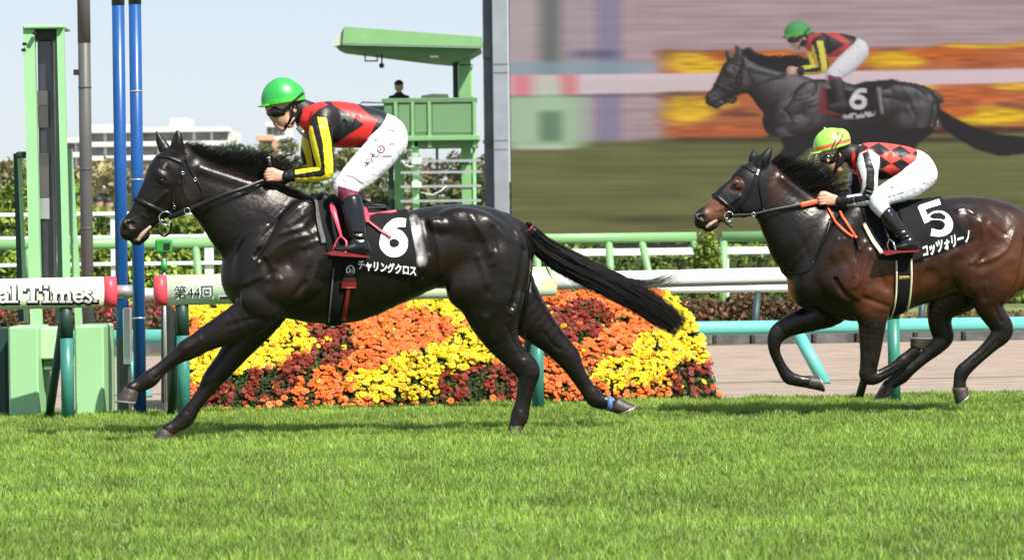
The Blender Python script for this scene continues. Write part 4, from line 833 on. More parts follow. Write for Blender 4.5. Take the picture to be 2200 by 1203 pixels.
def rail_strokes(parent, name, dw, dx, dy, m, lift, hv=.118, hl=.075):
    V = []; F = []
    for pts, w_, k in GL:
        a_ = np.array(pts, float)
        if dw and len(pts) == 2: d_ = (a_[1] - a_[0]) / np.linalg.norm(a_[1] - a_[0]); a_ = np.array([a_[0] - d_ * dw / 2, a_[1] + d_ * dw / 2])
        for q4 in strip([tuple(p) for p in a_], w_ + dw, k):
            b = len(V)
            for p in q4: px_, py_ = p[0] + dx, p[1] + dy; c = railz(px_); q = FR.L(px_, py_, -hl); dz = max(-.97, min(.97, (q.z - c.z) / hv)); V.append((q.x, -hl * math.sqrt(1 - dz * dz) - lift, q.z))
            F.append((b, b + 1, b + 2, b + 3))
    return mesh_obj(name, V, F, m, parent, False)
rail_strokes(cv, 'lettering_outline', 6, 1.5, 1.5, M_black, .004); rail_strokes(cv, 'lettering', 0, 0, -1, M_paper, .008)
rail_post(r1, 141, bx=-32); rail_post(r1, -560)
mb = MB(); mb.tube([railz(250), railz(284)], .05, 14); mb.build('rail_joint', M_alu, r1, True)
r2 = empty('running_rail', FR.O, FR.yaw); tag(r2, 'long white running rail with a printed cover passing behind both horses', 'running rail', 'white running rail along the turf')
mb = MB(); oval(mb, railz(334), railz(2600), .07, .06); mb.build('rail', M_railwhite, r2, True)
mb = MB(); oval(mb, railz(357), railz(1192), .118, .075); cv = mb.build('rail_cover', M_cover, r2, True); mb = MB(); oval(mb, railz(332), railz(357), .12, .077); mb.build('end_band', M_redband, cv, True)
for s, bx_ in (('第44回', ((374, 613), (457, 612), (374, 642))), ('ニュー', ((472, 608), (590, 606), (472, 646)))):
    x0, x1 = bx_[0][0], bx_[1][0]; rail_text(cv, 'lettering_outline', s, ((x0 - 2, bx_[0][1] - 2), (x1 + 2, bx_[1][1] - 2), (x0 - 2, bx_[2][1] + 2)), M_paper, .05, .004); rail_text(cv, 'lettering', s, bx_, M_black, .0, .008)
for px in (391, 1152, 1918, 2680): rail_post(r2, px, bx=-54 if px > 1800 else -16)

# ---- posts of the finish line
def pole(name, label, cat, px, D, y0, y1, wpx, m, group=None, caps=True, z0=-.03):
    s = FP / D; a = P(px, y0, D); g_ = G(px, D, z0); b = Vector((a.x, D, z0)) if y1 is None else Vector((a.x, D, P(px, y1, D).z))
    root = empty(name, (a.x, D, b.z)); tag(root, label, cat, group); h = a.z - b.z
    MB().tube([(0, 0, 0), (0, 0, h)], wpx / s / 2, 16).build('shaft', m, root, True); return root, h, s
rt_, h_, s_ = pole('finish_post', 'nearer blue steel finish post standing right of its twin', 'post', 288, 29.6, -120, None, 27, M_blue, 'pair of blue finish posts')
for z in (.8, 1.9, 2.6): MB().tube([(0, 0, z), (0, 0, z + .012)], 28.4 / s_ / 2, 16).build('band', M_alu, rt_, True)
MB().tube([(0, 0, h_ - 1.2 + .72), (0, 0, h_)], 28 / s_ / 2, 16).build('top_sleeve', M_dkgrey, rt_, True)
rt_, h_, s_ = pole('finish_post', 'farther blue steel finish post, left one of the pair', 'post', 252, 30.3, -120, None, 27, M_blue, 'pair of blue finish posts')
MB().tube([(0, 0, h_ - 1.2 + .7), (0, 0, h_)], 28 / s_ / 2, 16).build('top_sleeve', M_dkgrey, rt_, True)
q = P(271, 690, 29.75); root = empty('junction_cabinet', (q.x, 29.85, 0)); tag(root, 'narrow silver cabinet on a dark leg between the blue posts', 'cabinet')
MB().box((0, 0, P(271, 720, 29.85).z), (.065, .1, .44), bev=.008).build('box', M_alu, root); MB().box((-.03, .02, .3), (.1, .08, .62), bev=.01).build('leg', M_dkgrey, root); MB().box((.0, -.052, P(271, 775, 29.85).z), (.06, .006, .05)).build('label_plate', M_railwhite, root)
rt_, h_, s_ = pole('lamp_pole', 'tall dark grey pole left of the blue finish posts', 'pole', 178, 41, -120, None, 27, M_grey)
MB().tube([(0, 0, h_ - 1.09), (0, 0, h_)], 28 / s_ / 2, 16).build('upper_sleeve', M_dkgrey, rt_, True); MB().box((-.09, 0, P(166, 156, 41).z + .03), (.06, .06, .06)).build('bracket', M_black, rt_)
for z in (1.55, 2.2, 3.1): MB().tube([(0, 0, z), (0, 0, z + .02)], 29 / s_ / 2, 16).build('band', M_dkgrey, rt_, True)
rt_, h_, s_ = pole('sensor_pole', 'thin grey pole topped by a small bright green sensor box', 'pole', 352, 29.9, 540, None, 7, M_alu)
M_brightgreen = mat('bright_green_plastic', (.025, .27, .04), rough=.4, noise=.3, nscale=20)
MB().box((0, 0, h_ + .04), (.13, .1, .11), bev=.012).build('sensor_box', M_brightgreen, rt_); MB().box((.03, -.052, h_ + .04), (.05, .01, .05)).build('lens', M_black, rt_); MB().tube([(0, 0, h_ - .16), (0, 0, h_ - .08)], .026, 12).build('collar', M_brightgreen, rt_, True)

# ---- green frame of the finish mirror
D = 30.0; base = G(120, D); fm = empty('finish_mirror_frame', base); tag(fm, 'light green steel frame holding a tall black mirror column on green blocks', 'mirror frame')
def bar(name, m, p0, p1, wpx, dy0=0.0, dy1=None, dep=.09, par=fm, D=D):
    a = P(*p0, D + dy0); b = P(*p1, D + (dy1 if dy1 is not None else dy0)); mb = MB(); s = FP / D; mb.tube([a - base, b - base], wpx / s / 2 * 1.25, 4, upv=(1, 1, 0)); return mb.build(name, m, par)
def block(name, m, x0, x1, y0, y1, dy, dep, par=fm, bev=.01, D=D, taper=0):
    a = P(x0, y0, D + dy) - base; b = P(x1, y1, D + dy) - base; return MB().box(((a.x + b.x) / 2, dy + dep / 2, (a.z + b.z) / 2), (abs(b.x - a.x), dep, abs(a.z - b.z)), bev=bev).build(name, m, par)
M_mint = mat('mint_green_paint', (.3, .57, .28), rough=.45, noise=.06, nscale=2)
M_glass = mat('dark_mirror', (.03, .032, .036), rough=.1, spec=.8, noise=.5, nscale=3)
bar('upright', M_mint, (63, 60), (79, 704), 27); bar('upright', M_mint, (130, 62), (146, 704), 17); bar('strut', M_mint, (148, 322), (170, 704), 17, .5); bar('strut', M_dkgreen, (38, 330), (48, 690), 19, .7); bar('strut', M_mint, (42, 340), (56, 694), 9, .5)
bar('rear_upright', M_dkgreen, (118, 90), (128, 690), 18, .9); block('crossbar', M_mint, 48, 136, 54, 62, -.08, .5); block('crossbar', M_dkgreen, 34, 66, 326, 338, .3, .5); block('top_gear', M_black, 64, 124, 64, 86, 0, .4)
block('mirror_column', M_glass, 80, 118, 84, 612, .12, .2); block('mirror_edge', M_dkgrey, 108, 120, 84, 612, .05, .08)
for y0, y1, m in ((196, 226, M_grey), (228, 274, M_dkgrey), (330, 356, M_dkgrey), (356, 424, M_grey), (426, 470, M_alu)): block('column_panel', m, 80, 107, y0, y1, .1, .02, bev=0)
for x, y in ((52, 95), (50, 108), (74, 72)): block('cable_clip', M_black, x - 4, x + 4, y - 3, y + 3, -.12, .05, bev=0)
block('base_block', M_mint, 17, 84, 702, 925, -.55, .8, bev=.015); block('base_block', M_mint, 159, 225, 700, 925, -.45, .8, bev=.015); block('base_beam', mat('pale_mint_paint', (.4, .62, .35), rough=.5), 85, 131, 704, 772, -.35, .5, bev=.012); block('base_beam', M_mdgreen, 92, 120, 772, 796, -.3, .4); block('base_side', M_dkgreen, -8, 16, 704, 925, -.2, .5)
block('base_beam', M_mint, 131, 159, 708, 925, .35, .06)

# ---- the flower bank
def flower_bed():
    root = empty('flower_bed', W(FR, (0, 1.2, 0)), FR.yaw); tag(root, 'sloping bank of yellow, orange and dark red chrysanthemums behind the rail', 'flower bed'); rng = np.random.default_rng(5)
    x0 = FR.L(396, 700, 1.6).x; prof = lambda v: (v * 1.0, .96 * v ** .72)
    def xr(v): return np.interp(v, [0, .35, .6, .8, .92, 1], [FR.L(1545, 800, 1.2).x, FR.L(1522, 760, 1.4).x, FR.L(1494, 700, 1.7).x, FR.L(1460, 655, 1.9).x, FR.L(1428, 630, 2.1).x, FR.L(1390, 614, 2.2).x])
    nu, nv = 90, 16; V = []
    for j in range(nv + 1):
        for i in range(nu + 1):
            v = j / nv; y, z = prof(v); V.append((x0 + (xr(v) - x0) * i / nu, y + .03, z - .035 + .015 * math.sin(i * 2.1 + j * 1.7)))
    idx = lambda i, j: j * (nu + 1) + i; F = [(idx(i, j), idx(i + 1, j), idx(i + 1, j + 1), idx(i, j + 1)) for j in range(nv) for i in range(nu)]; nb = len(V)
    V += [(x0, 1.9, .9), (xr(1.0), 1.9, .9), (x0, 2.0, 0), (xr(0.0), 2.0, 0)]
    F += [(idx(0, nv), idx(nu, nv), nb + 1, nb), (nb, nb + 1, nb + 3, nb + 2), tuple([idx(0, j) for j in range(nv + 1)] + [nb, nb + 2]), tuple([idx(nu, j) for j in range(nv, -1, -1)] + [nb + 3, nb + 1])]
    mesh_obj('bank', V, F, mat('dark_leafy_soil', (.022, .03, .01), rough=.95, noise=.5, nscale=12), root)
    # where each blossom sits and which colour it has
    n = 13000; v = rng.uniform(0, 1, n) ** .9; y, z = prof(v); x = x0 + (xr(v) - x0) * rng.uniform(0, 1, n); x = x + rng.normal(0, .01, n)
    px = FR.pix(np.stack([x, y + 1.2, z], 1)); jx = px + np.stack([26 * (vnoise(px / 38, 3) - .5), 22 * (vnoise(px / 30, 4) - .5)], 1); kind = np.full(n, 1)
    Yp = [[(390, 640), (505, 648), (560, 660), (645, 690), (668, 722), (655, 755), (560, 795), (515, 805), (420, 825), (405, 760), (432, 730), (425, 690), (392, 690)], [(876, 600), (1010, 600), (985, 690), (1005, 700), (1060, 735), (1075, 775), (1010, 790), (948, 800), (945, 856), (768, 862), (770, 815), (850, 770), (950, 740), (985, 700), (960, 680), (880, 668)], [(1285, 600), (1345, 600), (1352, 640), (1300, 640)], [(1420, 600), (1520, 600), (1520, 720), (1505, 780), (1432, 795), (1435, 828), (1290, 845), (1265, 800), (1340, 765), (1372, 722), (1440, 700)], [(765, 800), (960, 780), (950, 858), (765, 862)]]
    Rp = [[(655, 695), (745, 690), (770, 745), (700, 790), (640, 820), (610, 850), (540, 875), (425, 875), (430, 830), (520, 800), (600, 790), (660, 755)], [(948, 805), (1010, 790), (1080, 775), (1160, 770), (1165, 860), (945, 860)], [(1150, 655), (1285, 648), (1322, 690), (1290, 728), (1240, 742), (1150, 730)], [(1435, 795), (1510, 775), (1560, 760), (1560, 850), (1430, 845)]]
    for q in Yp: kind[inpoly(jx, q)] = 0
    for q in Rp: kind[inpoly(jx, q)] = 2
    stray = rng.random(n) < .035; kind = np.where(stray, rng.integers(0, 3, n), kind)
    gap = vnoise(px / 16, 8) > np.where(kind == 2, .66, .8); k = ~gap; x, y, z, kind, v = x[k], y[k], z[k], kind[k], v[k]; n = len(x)
    # one blossom: two rings of petals, domed
    pn = 9; a = np.arange(pn) * 2 * np.pi / pn; ring = lambda r, h, o: np.stack([r * np.cos(a + o), r * np.sin(a + o), np.full(pn, h)], 1)
    tv = [np.array([[0, 0, .3]])]; tf = []
    for (r0, r1, h0, h1, o) in ((.25, 1.0, .05, .04, 0), (.15, .7, .16, .22, .35)):
        b = sum(len(q) for q in tv); wq = .42; inn = ring(r0, h0, o); l = np.stack([r1 * .75 * np.cos(a + o - wq), r1 * .75 * np.sin(a + o - wq), np.full(pn, h1)], 1); m_ = ring(r1, h1 * .9, o); rr = np.stack([r1 * .75 * np.cos(a + o + wq), r1 * .75 * np.sin(a + o + wq), np.full(pn, h1)], 1)
        tv += [inn, l, m_, rr]; tf += [(b + i, b + pn + i, b + 2 * pn + i, b + 3 * pn + i) for i in range(pn)]
    cb = sum(len(q) for q in tv); tv.append(ring(.34, .27, 0)); T = np.concatenate(tv); TF = np.array(tf)
    C3 = np.array([(i, 0) for i in range(pn)]); capf = np.array([(0, cb + i, cb + (i + 1) % pn, cb + (i + 1) % pn) for i in range(pn)])
    nrm = np.stack([rng.normal(0, .35, n), -.75 + rng.normal(0, .3, n), .75 + rng.normal(0, .3, n)], 1); nrm /= np.linalg.norm(nrm, axis=1, keepdims=True); e1 = np.cross(nrm, rng.normal(size=(n, 3))); e1 /= np.linalg.norm(e1, axis=1, keepdims=True); e2 = np.cross(nrm, e1)
    s = np.where(kind == 2, .019, .0245) * rng.uniform(.55, 1.45, n); p = np.stack([x, y, z], 1) + nrm * rng.uniform(-.005, .04, n)[:, None]
    AV = p[:, None, :] + s[:, None, None] * (T[None, :, :1] * e1[:, None, :] + T[None, :, 1:2] * e2[:, None, :] + T[None, :, 2:] * nrm[:, None, :])
    base = [np.array((.9, .66, .008)), np.array((.88, .2, .028)), np.array((.27, .02, .004))]; names = ['yellow_blossoms', 'orange_blossoms', 'dark_red_blossoms']; ml = mat('blossom_petals', attr=True, rough=.6, transl=.2)
    for kd in range(3):
        q = np.where(kind == kd)[0]; V = AV[q].reshape(-1, 3); F = (np.arange(len(q))[:, None, None] * len(T) + TF[None]).reshape(-1, 4); c = base[kd] * rng.uniform(.6, 1.2, (len(q), 1)) * (1 + rng.normal(0, .06, (len(q), 3)))
        o = mesh_obj(names[kd], V, F, ml, root, False, np.repeat(np.clip(c, .002, 1), len(T), 0)); tag(o, kind='stuff')
    m = 14000; v = rng.uniform(0, 1, m); y, z = prof(v); x = x0 + (xr(v) - x0) * rng.uniform(0, 1, m); p = np.stack([x, y + rng.normal(0, .015, m), z + rng.normal(-.004, .015, m)], 1); A = rng.normal(size=(m, 3)); A /= np.linalg.norm(A, axis=1, keepdims=True); B = np.cross(A, rng.normal(size=(m, 3))); B /= np.linalg.norm(B, axis=1, keepdims=True); s = rng.uniform(.012, .03, (m, 1))
    V = np.stack([p - A * s, p + B * s * .5, p + A * s, p - B * s * .5], 1).reshape(-1, 3); c = np.array((.06, .1, .02)) * rng.uniform(.4, 1.5, (m, 1)); o = mesh_obj('leaves', V, np.arange(4 * m).reshape(m, 4), leafmat('bed', None), root, False, np.repeat(c, 4, 0)); tag(o, kind='stuff')
flower_bed()

# ---- rails and kerb beyond the dirt
FT = Frame(1035, 34.2, R(11)); root = empty('dirt_track_rail', FT.O, FT.yaw); tag(root, 'low turquoise rail on slanted legs beside the dirt track', 'rail')
z0 = FT.L(300, 725, 0).z; z1 = FT.L(1800, 703, 0).z; zz = (z0 + z1) / 2
mb = MB(); oval(mb, (FT.L(-300, 700, 0).x, 0, z0 + .01), (FT.L(2700, 700, 0).x, 0, z1), .066, .05); mb.build('rail', M_turq, root, True)
for px in (-480, 260, 980, 1712, 2420):
    q = FT.L(px, 715, 0); mb = MB(); mb.tube([(q.x, .02, zz - .03), (q.x + .2, -.25, -.02)], .06, 12); mb.build('leg', M_turq, root, True)
FW = Frame(1035, 47, R(8)); root = empty('inner_white_rail', FW.O, FW.yaw); tag(root, 'far white inner rail on slanted dark legs beyond the dirt track', 'rail')
za, zb = FW.L(305, 629, 0).z, FW.L(1575, 621, 0).z; mb = MB(); oval(mb, (FW.L(-400, 600, 0).x, 0, za), (FW.L(2800, 600, 0).x, 0, zb), .068, .06); mb.build('rail', M_railwhite, root, True)
for px in (-180, 300, 745, 1190, 1629, 1985, 2420):
    q = FW.L(px, 640, 0); mb = MB(); mb.tube([(q.x, .02, zb - .04), (q.x - .09, -.1, -.02)], .045, 10); mb.build('leg', mat('dark_teal_paint', (.03, .06, .065), rough=.5) if px == -180 else bpy.data.materials['dark_teal_paint'], root, True)
root = empty('stone_kerb', FW.O, FW.yaw); tag(root, 'rough grey stone kerb edging the far side of the dirt track', 'kerb')
rng = np.random.default_rng(8); mb = MB(); x = -12.0
while x < 14: l = rng.uniform(.35, .8); mb.box((x + l / 2, -.45 + rng.normal(0, .02), .05 + rng.normal(0, .012)), (l - .03, .3, .22), bev=.035); x += l
mb.build('stones', mat('kerb_stone', (.1, .098, .095), rough=.85, noise=.5, nscale=4, bump=.6, bscale=25), root)
def shrubs(label, px0, px1, D, top, col, seed, flower=None, n=2200):
    a, b = P(px0, top, D), P(px1, top, D); root = empty('shrub_bed', (a.x, D, 0)); tag(root, label, 'shrub bed'); L = b.x - a.x; h = a.z; rng = np.random.default_rng(seed); k = max(int(L / .5), 3)
    cl = [((L * (i + rng.uniform(.1, .9)) / k, rng.uniform(0, .8), h * .5), (L / k * .75, .4, h * rng.uniform(.4, .56))) for i in range(k)]; V, F, q = leaves(cl, n, .05, seed); c = leafcols(q, n, col, seed)
    o = mesh_obj('foliage', V, F, leafmat('shrub', None), root, False, c); tag(o, kind='stuff')
    if flower: V, F, q = leaves(cl, n // 3, .04, seed + 1); o = mesh_obj('flowers', V, F, leafmat('shrub', None), root, False, leafcols(q, n // 3, flower, seed + 1)); tag(o, kind='stuff')
shrubs('low bed of pink and red flowers at the left, behind the finish posts', -80, 400, 52, 652, (.12, .1, .045), 21, (.55, .07, .1), 3600)
shrubs('low brownish shrubs with faded pink flowers behind the far white rail', 1480, 1720, 54, 634, (.13, .1, .05), 22, (.4, .12, .08), 2600)
shrubs('dry tan ground plants at far right under the second horse', 1900, 2300, 54, 672, (.28, .2, .09), 23, None, 1600)
# upper green rail with its bent ends, and the white strip behind it
FG = Frame(1035, 61, R(4))
def grail(label, p0, p1, legs, end=None, D=0):
    root = empty('green_rail', FG.O, FG.yaw); tag(root, label, 'rail', 'light green rails in front of the hedges'); q0, q1 = FG.L(p0, 527 - p0 * .0115, 0), FG.L(p1, 527 - p1 * .0115, 0); L0, L1 = Vector(q0), Vector(q1)
    mb = MB(); oval(mb, L0, L1, .085, .06); mb.build('rail', M_ltgreen, root, True)
    for i, (px, lean) in enumerate(legs):
        q = FG.L(px, 520, 0); mb = MB(); mb.tube([(q.x, .02, L0.lerp(L1, .5).z - .02), (q.x + lean * .6, -.05, .55), (q.x + lean, -.1, -.02)], .062, 10); mb.build('leg', M_ltgreen, root, True)
    return root
grail('light green rail ending in a bent leg right of the black horse', 880, 1496, ((1308, .05), (1378, .25), (1488, .42), (1000, .1), (1150, .1))); grail('light green rail starting right of the round bush', 1552, 2700, ((1556, -.05), (1800, .2), (2050, .1), (2350, .1))); grail('light green rail at the left behind the horse head', -300, 560, ((-200, .1), (60, .1), (420, .1)))
def wfence(label, px0, px1, D, ys, posts, top):
    a = P(px0, ys[0][0], D); root = empty('white_fence', (a.x, D, 0)); tag(root, label, 'fence')
    for y, h in ys:
        p, q = P(px0, y, D), P(px1, y, D); p.z = q.z = (p.z + q.z) / 2; MB().box(((q.x - p.x) / 2, 0, p.z), (q.x - p.x, .06, h * D / FP), bev=.01).build('rail', M_railwhite, root)
    for px, wd in posts: p = P(px, top, D); MB().box((p.x - a.x, .08, p.z / 2), (wd * D / FP, .1, p.z), bev=.01).build('post', M_railwhite, root)
wfence('white three-rail fence with thick posts in front of the left hedge', -250, 660, 64, ((460, 8), (510, 7), (568, 8)), ((-60, 18), (243, 14), (447, 19), (640, 18)), 457)
wfence('white fence rail right of the black horse, behind the green rails', 900, 2600, 67, ((537, 15),), ((1000, 12), (1560, 12), (2100, 12)), 530)
hedge('long clipped hedge at the left behind the white fence', -260, 700, 68, 469, -.02, 1.2, (.28, .38, .065), 31, 9000, .07)
hedge('taller dark clipped hedge at far left behind the mirror frame', -300, 180, 74, 418, -.02, 1.5, (.19, .27, .05), 32, 5000, .08)
hedge('low hedge under the video screen behind the white rail', 1100, 3300, 70, 545, -.02, 1.0, (.18, .26, .05), 33, 7000, .07)
def bush(label, px, D, top, wd, col, seed, n=2600):
    a = P(px, top, D); r = wd * D / FP / 2; root = empty('round_bush', (a.x, D, 0)); tag(root, label, 'bush'); MB().tube([(0, 0, -.02), (0, 0, a.z * .5)], r * .3, 8).build('trunk', M_bark, root, True)
    V, F, q = leaves([((0, 0, a.z * .52), (r, r, a.z * .5)), ((r * .1, -r * .2, a.z * .6), (r * .8, r * .7, a.z * .38))], n, .055, seed); mesh_obj('crown', V, F, leafmat('bush', None), root, False, leafcols(q, n, col, seed))
bush('round clipped bush between the two green rails', 1519, 60, 497, 62, (.2, .28, .05), 35)
bush('mounded bush rising over the left fence beside the horse throat', 408, 69, 448, 150, (.22, .3, .05), 36)

# ---- distant people
M_far = {c: mat('clothing_' + c, v, rough=.8) for c, v in (('black', (.015, .015, .018)), ('white', (.75, .75, .76)), ('grey', (.2, .2, .22)))}
M_farskin = mat('far_skin', (.5, .3, .22), rough=.6); M_farhair = mat('dark_hair', (.015, .013, .012), rough=.6)
def person(label, px, head_y, D, cloth, z0, pose=0.0, seated=False):
    h = P(px, head_y, D); H = h.z - z0; root = empty('person', (h.x, D, z0)); tag(root, label, 'person')
    ff = Frame(px, D, 0.0); ff.O = Vector((h.x, D, z0)); ff.m = 1.0
    def tb(fd, T, k): fd.tube([(x, z, t, r, w_) for x, t, z, r, w_ in T], k=k, raw=True, sub=2)
    k = H / 1.62
    fd = Field(ff, (-.5, -.4, -.05), (.5, .4, H + .25), .022)
    tb(fd, [(0, 0, H - .02, .1, .085), (0, -.02, H + .04, .1, .085)], .02); tb(fd, [(0, 0, H - .2, .05, .05), (0, 0, H - .08, .05, .05)], .03); tb(fd, [(0, 0, H - .32, .17, .11), (0, 0, H - .5, .16, .12), (0, 0, H * .55, .15, .12)], .05)
    for s in (-1, 1):
        tb(fd, [(s * .18, 0, H - .28, .06, .06), (s * .23, 0, H - .55, .045, .05), (s * .2, -.1 + pose * .1, H - .78, .035, .04)], .04); tb(fd, [(s * .09, 0, H * .55, .09, .1), (s * .1, -.02, H * .28, .065, .07), (s * .1, 0, .05, .05, .05)], .04); tb(fd, [(s * .1, 0, .05, .05, .05), (s * .1, -.12, .03, .035, .045)], .02)
    V, F = fd.mesh(2); mesh_obj('body', V, F, M_farskin, root)
    vn = V - np.array((0, 0, 0)); m = V[:, 2] < H - .13
    A = V[F]; fn = np.cross(A[:, 2] - A[:, 0], A[:, 3] - A[:, 1]); N_ = np.zeros_like(V)
    for c in range(4):
        for d in range(3): N_[:, d] += np.bincount(F[:, c], fn[:, d], len(V))
    N_ /= np.linalg.norm(N_, axis=1, keepdims=True) + 1e-12
    def part(name, m, mt, off):
        fm = m[F].all(1); Q = F[fm]; ids = np.unique(Q); mp = np.full(len(V), -1); mp[ids] = np.arange(len(ids)); mesh_obj(name, (V + N_ * off)[ids], mp[Q], mt, root)
    part('clothing', m & ((np.abs(V[:, 0]) < .19) | (V[:, 2] > H - .72)), M_far[cloth], .014); part('hair', (V[:, 2] > H + .03) | ((V[:, 1] > .02) & (V[:, 2] > H - .09)), M_farhair, .012)
person('person in a white top with dark hair standing behind the left fence', 211, 436, 77, 'white', .55); person('person in black standing behind the left fence, right of the one in white', 233, 438, 76, 'black', .5); person('person in grey behind the fence, left of the white top', 165, 440, 79, 'grey', .6)
person('person partly hidden behind the jockey knee, near the green tower', 786, 430, 78, 'white', .35)
person('person in grey standing under the green tower', 872, 444, 90, 'grey', .1)
MB().box((G(200, 78).x, 79.5, .24), (9, 5, .62), bev=.05).build('spectator_bank', M_lawn)
tag(bpy.data.objects['spectator_bank'], kind='structure')

# ---- green judges' tower
D = 86.0; base = G(930, D); tw = empty('judges_tower', base); tag(tw, 'green steel viewing tower with a slanted cantilever roof and railed balcony', 'tower')
def poly(name, m, pts, dy, dep, par=tw): return MB().prism([P(x, y, D) - base + Vector((0, dy, 0)) for x, y in pts], (0, dep, 0)).build(name, m, par)
def blk(name, m, x0, x1, y0, y1, dy, dep, par=tw, bev=.015): return block(name, m, x0, x1, y0, y1, dy, dep, par, bev, D)
def to_ground(y): return y
base_save = base
def block(name, m, x0, x1, y0, y1, dy, dep, par=None, bev=.01, D=D, taper=0):
    a = P(x0, y0, D) - base; b = P(x1, y1, D) - base; return MB().box(((a.x + b.x) / 2, dy + dep / 2, (a.z + b.z) / 2), (abs(b.x - a.x), dep, abs(a.z - b.z)), bev=bev).build(name, m, par)
roof = poly('roof', M_ltgreen, [(744, 64), (1037, 86), (1037, 107), (741, 100)], -1.2, .35); poly('roof_soffit', M_mdgreen, [(722, 102), (738, 101), (1034, 108), (1010, 122), (976, 136), (930, 132), (735, 108)], -.84, 2.6, roof); poly('roof_end', mat('pale_grey_green', (.45, .5, .42), rough=.6), [(718, 97), (743, 66), (740, 101), (722, 106)], -1.1, .3, roof)
blk('ceiling_lamp', M_paper, 925, 945, 124, 128, -.9, .2)
poly('lamp_bracket', M_grey, [(783, 112), (786, 112), (786, 130), (809, 130), (809, 114), (812, 114), (812, 133), (783, 133)], 0, .05); poly('microphone', M_black, [(819, 116), (822, 116), (822, 136), (826, 140), (824, 147), (816, 147), (814, 140), (819, 136)], -.1, .08)
blk('column', M_ltgreen, 984, 1012, 118, 222, .1, .5); blk('column_back', M_dkgreen, 972, 984, 128, 216, .3, .5); blk('rear_post', M_mint, 1004, 1015, 140, 206, .9, .2)
pn = blk('balcony_panel', M_mdgreen, 826, 1022, 222, 292, -.5, .12); blk('rail_cap', M_mdgreen, 822, 1026, 214, 222, -.55, .2, pn)
for x in (852, 888, 924, 1020): blk('panel_post', M_ltgreen, x - 4, x + 4, 221, 318, -.56, .05, pn, 0)
blk('panel_inset', mat('panel_green', (.13, .25, .12), rough=.5), 930, 1014, 226, 286, -.515, .02, pn, 0); blk('panel_inset', bpy.data.materials['panel_green'], 858, 884, 226, 286, -.515, .02, pn, 0); blk('panel_inset', bpy.data.materials['panel_green'], 892, 920, 226, 286, -.515, .02, pn, 0)
blk('balcony_side', M_mdgreen, 772, 826, 226, 292, .6, .1); blk('floor_slab', M_ltgreen, 868, 1030, 294, 303, -.65, 2.0); blk('floor_beam', M_mdgreen, 800, 1026, 303, 316, -.45, 1.8)
poly('top_rail', M_dkgrey, [(770, 224), (776, 217), (824, 219), (824, 221), (777, 220)], .5, .05)
for i, (x0, x1, m, dy) in enumerate(((846, 869, M_ltgreen, .1), (833, 846, M_dkgreen, .12), (990, 1014, M_ltgreen, .1), (1014, 1024, M_mint, .3), (886, 902, M_mint, -.45), (934, 942, M_mdgreen, .8))): blk('column', m, x0, x1, 300, 516, dy, .4)
for y in (347, 371, 401, 432): blk('pipe', M_alu, 862, 1034, y - 1.5, y + 1.5, -.55, .04, bev=0)
for y in (348, 398): blk('insulator', M_paper, 886, 906, y - 6, y + 6, -.62, .14)
for y in (140, 352, 404): blk('band', M_dkgreen, 988, 1016, y - 1, y + 1, .085, .02, bev=0)
mb = MB(); mb.tube([P(x, y, D) - base + Vector((0, -.58, 0)) for x, y in ((866, 346), (872, 356), (884, 360), (896, 354))], .012, 6); mb.tube([P(x, y, D) - base + Vector((0, -.58, 0)) for x, y in ((905, 414), (930, 420), (950, 410), (960, 400))], .012, 6); mb.build('cable', M_paper, tw, True)
pz = P(858, 296, D).z; person('person in black headgear standing on the tower balcony', 857, 186, D + .6, 'black', pz)
poly2 = MB().prism([P(x, y, D + 2) for x, y in ((905, 206), (930, 202), (962, 203), (966, 214), (905, 214))], (0, 1, 0)).build('parasol_cloth', mat('cream_canvas', (.7, .62, .5), rough=.7)); tag(poly2, 'pale canvas cover on the tower behind the balcony front', 'canvas cover')

# ---- far buildings and trees
M_bwhite = mat('pale_concrete', (.68, .67, .64), rough=.7, noise=.1, nscale=.4); M_bdark = mat('shaded_glazing', (.16, .17, .18), rough=.35, noise=.4, nscale=.8); M_peach = mat('peach_render', (.6, .35, .22), rough=.8)
def building(label, px0, px1, D, top, floors, m, depth=14.0, extra=()):
    a, b = P(px0, top, D), P(px1, top, D); Z = a.z; w_ = b.x - a.x; root = empty('apartment_building', ((a.x + b.x) / 2, D, 0)); tag(root, label, 'building', 'pale buildings on the skyline'); fh = Z / floors
    MB().box((0, depth / 2 + .6, Z / 2), (w_, depth, Z - .02)).build('wall', m, root)
    for f in range(floors):
        MB().box((0, .25, fh * f + fh * .97), (w_ + .3, 1.1, fh * .34), bev=.05).build('balcony', m, root)
        nb = max(3, int(w_ / 1.5)); bw = w_ / nb
        for i in range(nb): MB().box((-w_ / 2 + bw * (i + .5), .58, fh * (f + .5)), (bw * .82, .08, fh * .55)).build('window', M_bdark, root)
    for (x0, x1, hh) in extra: p, q = P(x0, top, D), P(x1, top, D); MB().box(((p.x + q.x) / 2 - (a.x + b.x) / 2, 4, Z + hh / 2), (q.x - p.x, 6, hh), bev=.05).build('roof_block', m, root)
building('long pale apartment block with stacked balconies behind the blue posts', 186, 492, 330, 281, 9, M_bwhite, extra=((192, 290, .5), (362, 402, 1.0)))
building('lower white building at left of the long apartment block', 135, 215, 350, 302, 8, M_bwhite); building('small pale building right of the trees behind the jockey', 572, 612, 380, 268, 9, M_bwhite); building('small peach house among the trees under the jockey', 556, 584, 300, 296, 7, M_peach, 8)
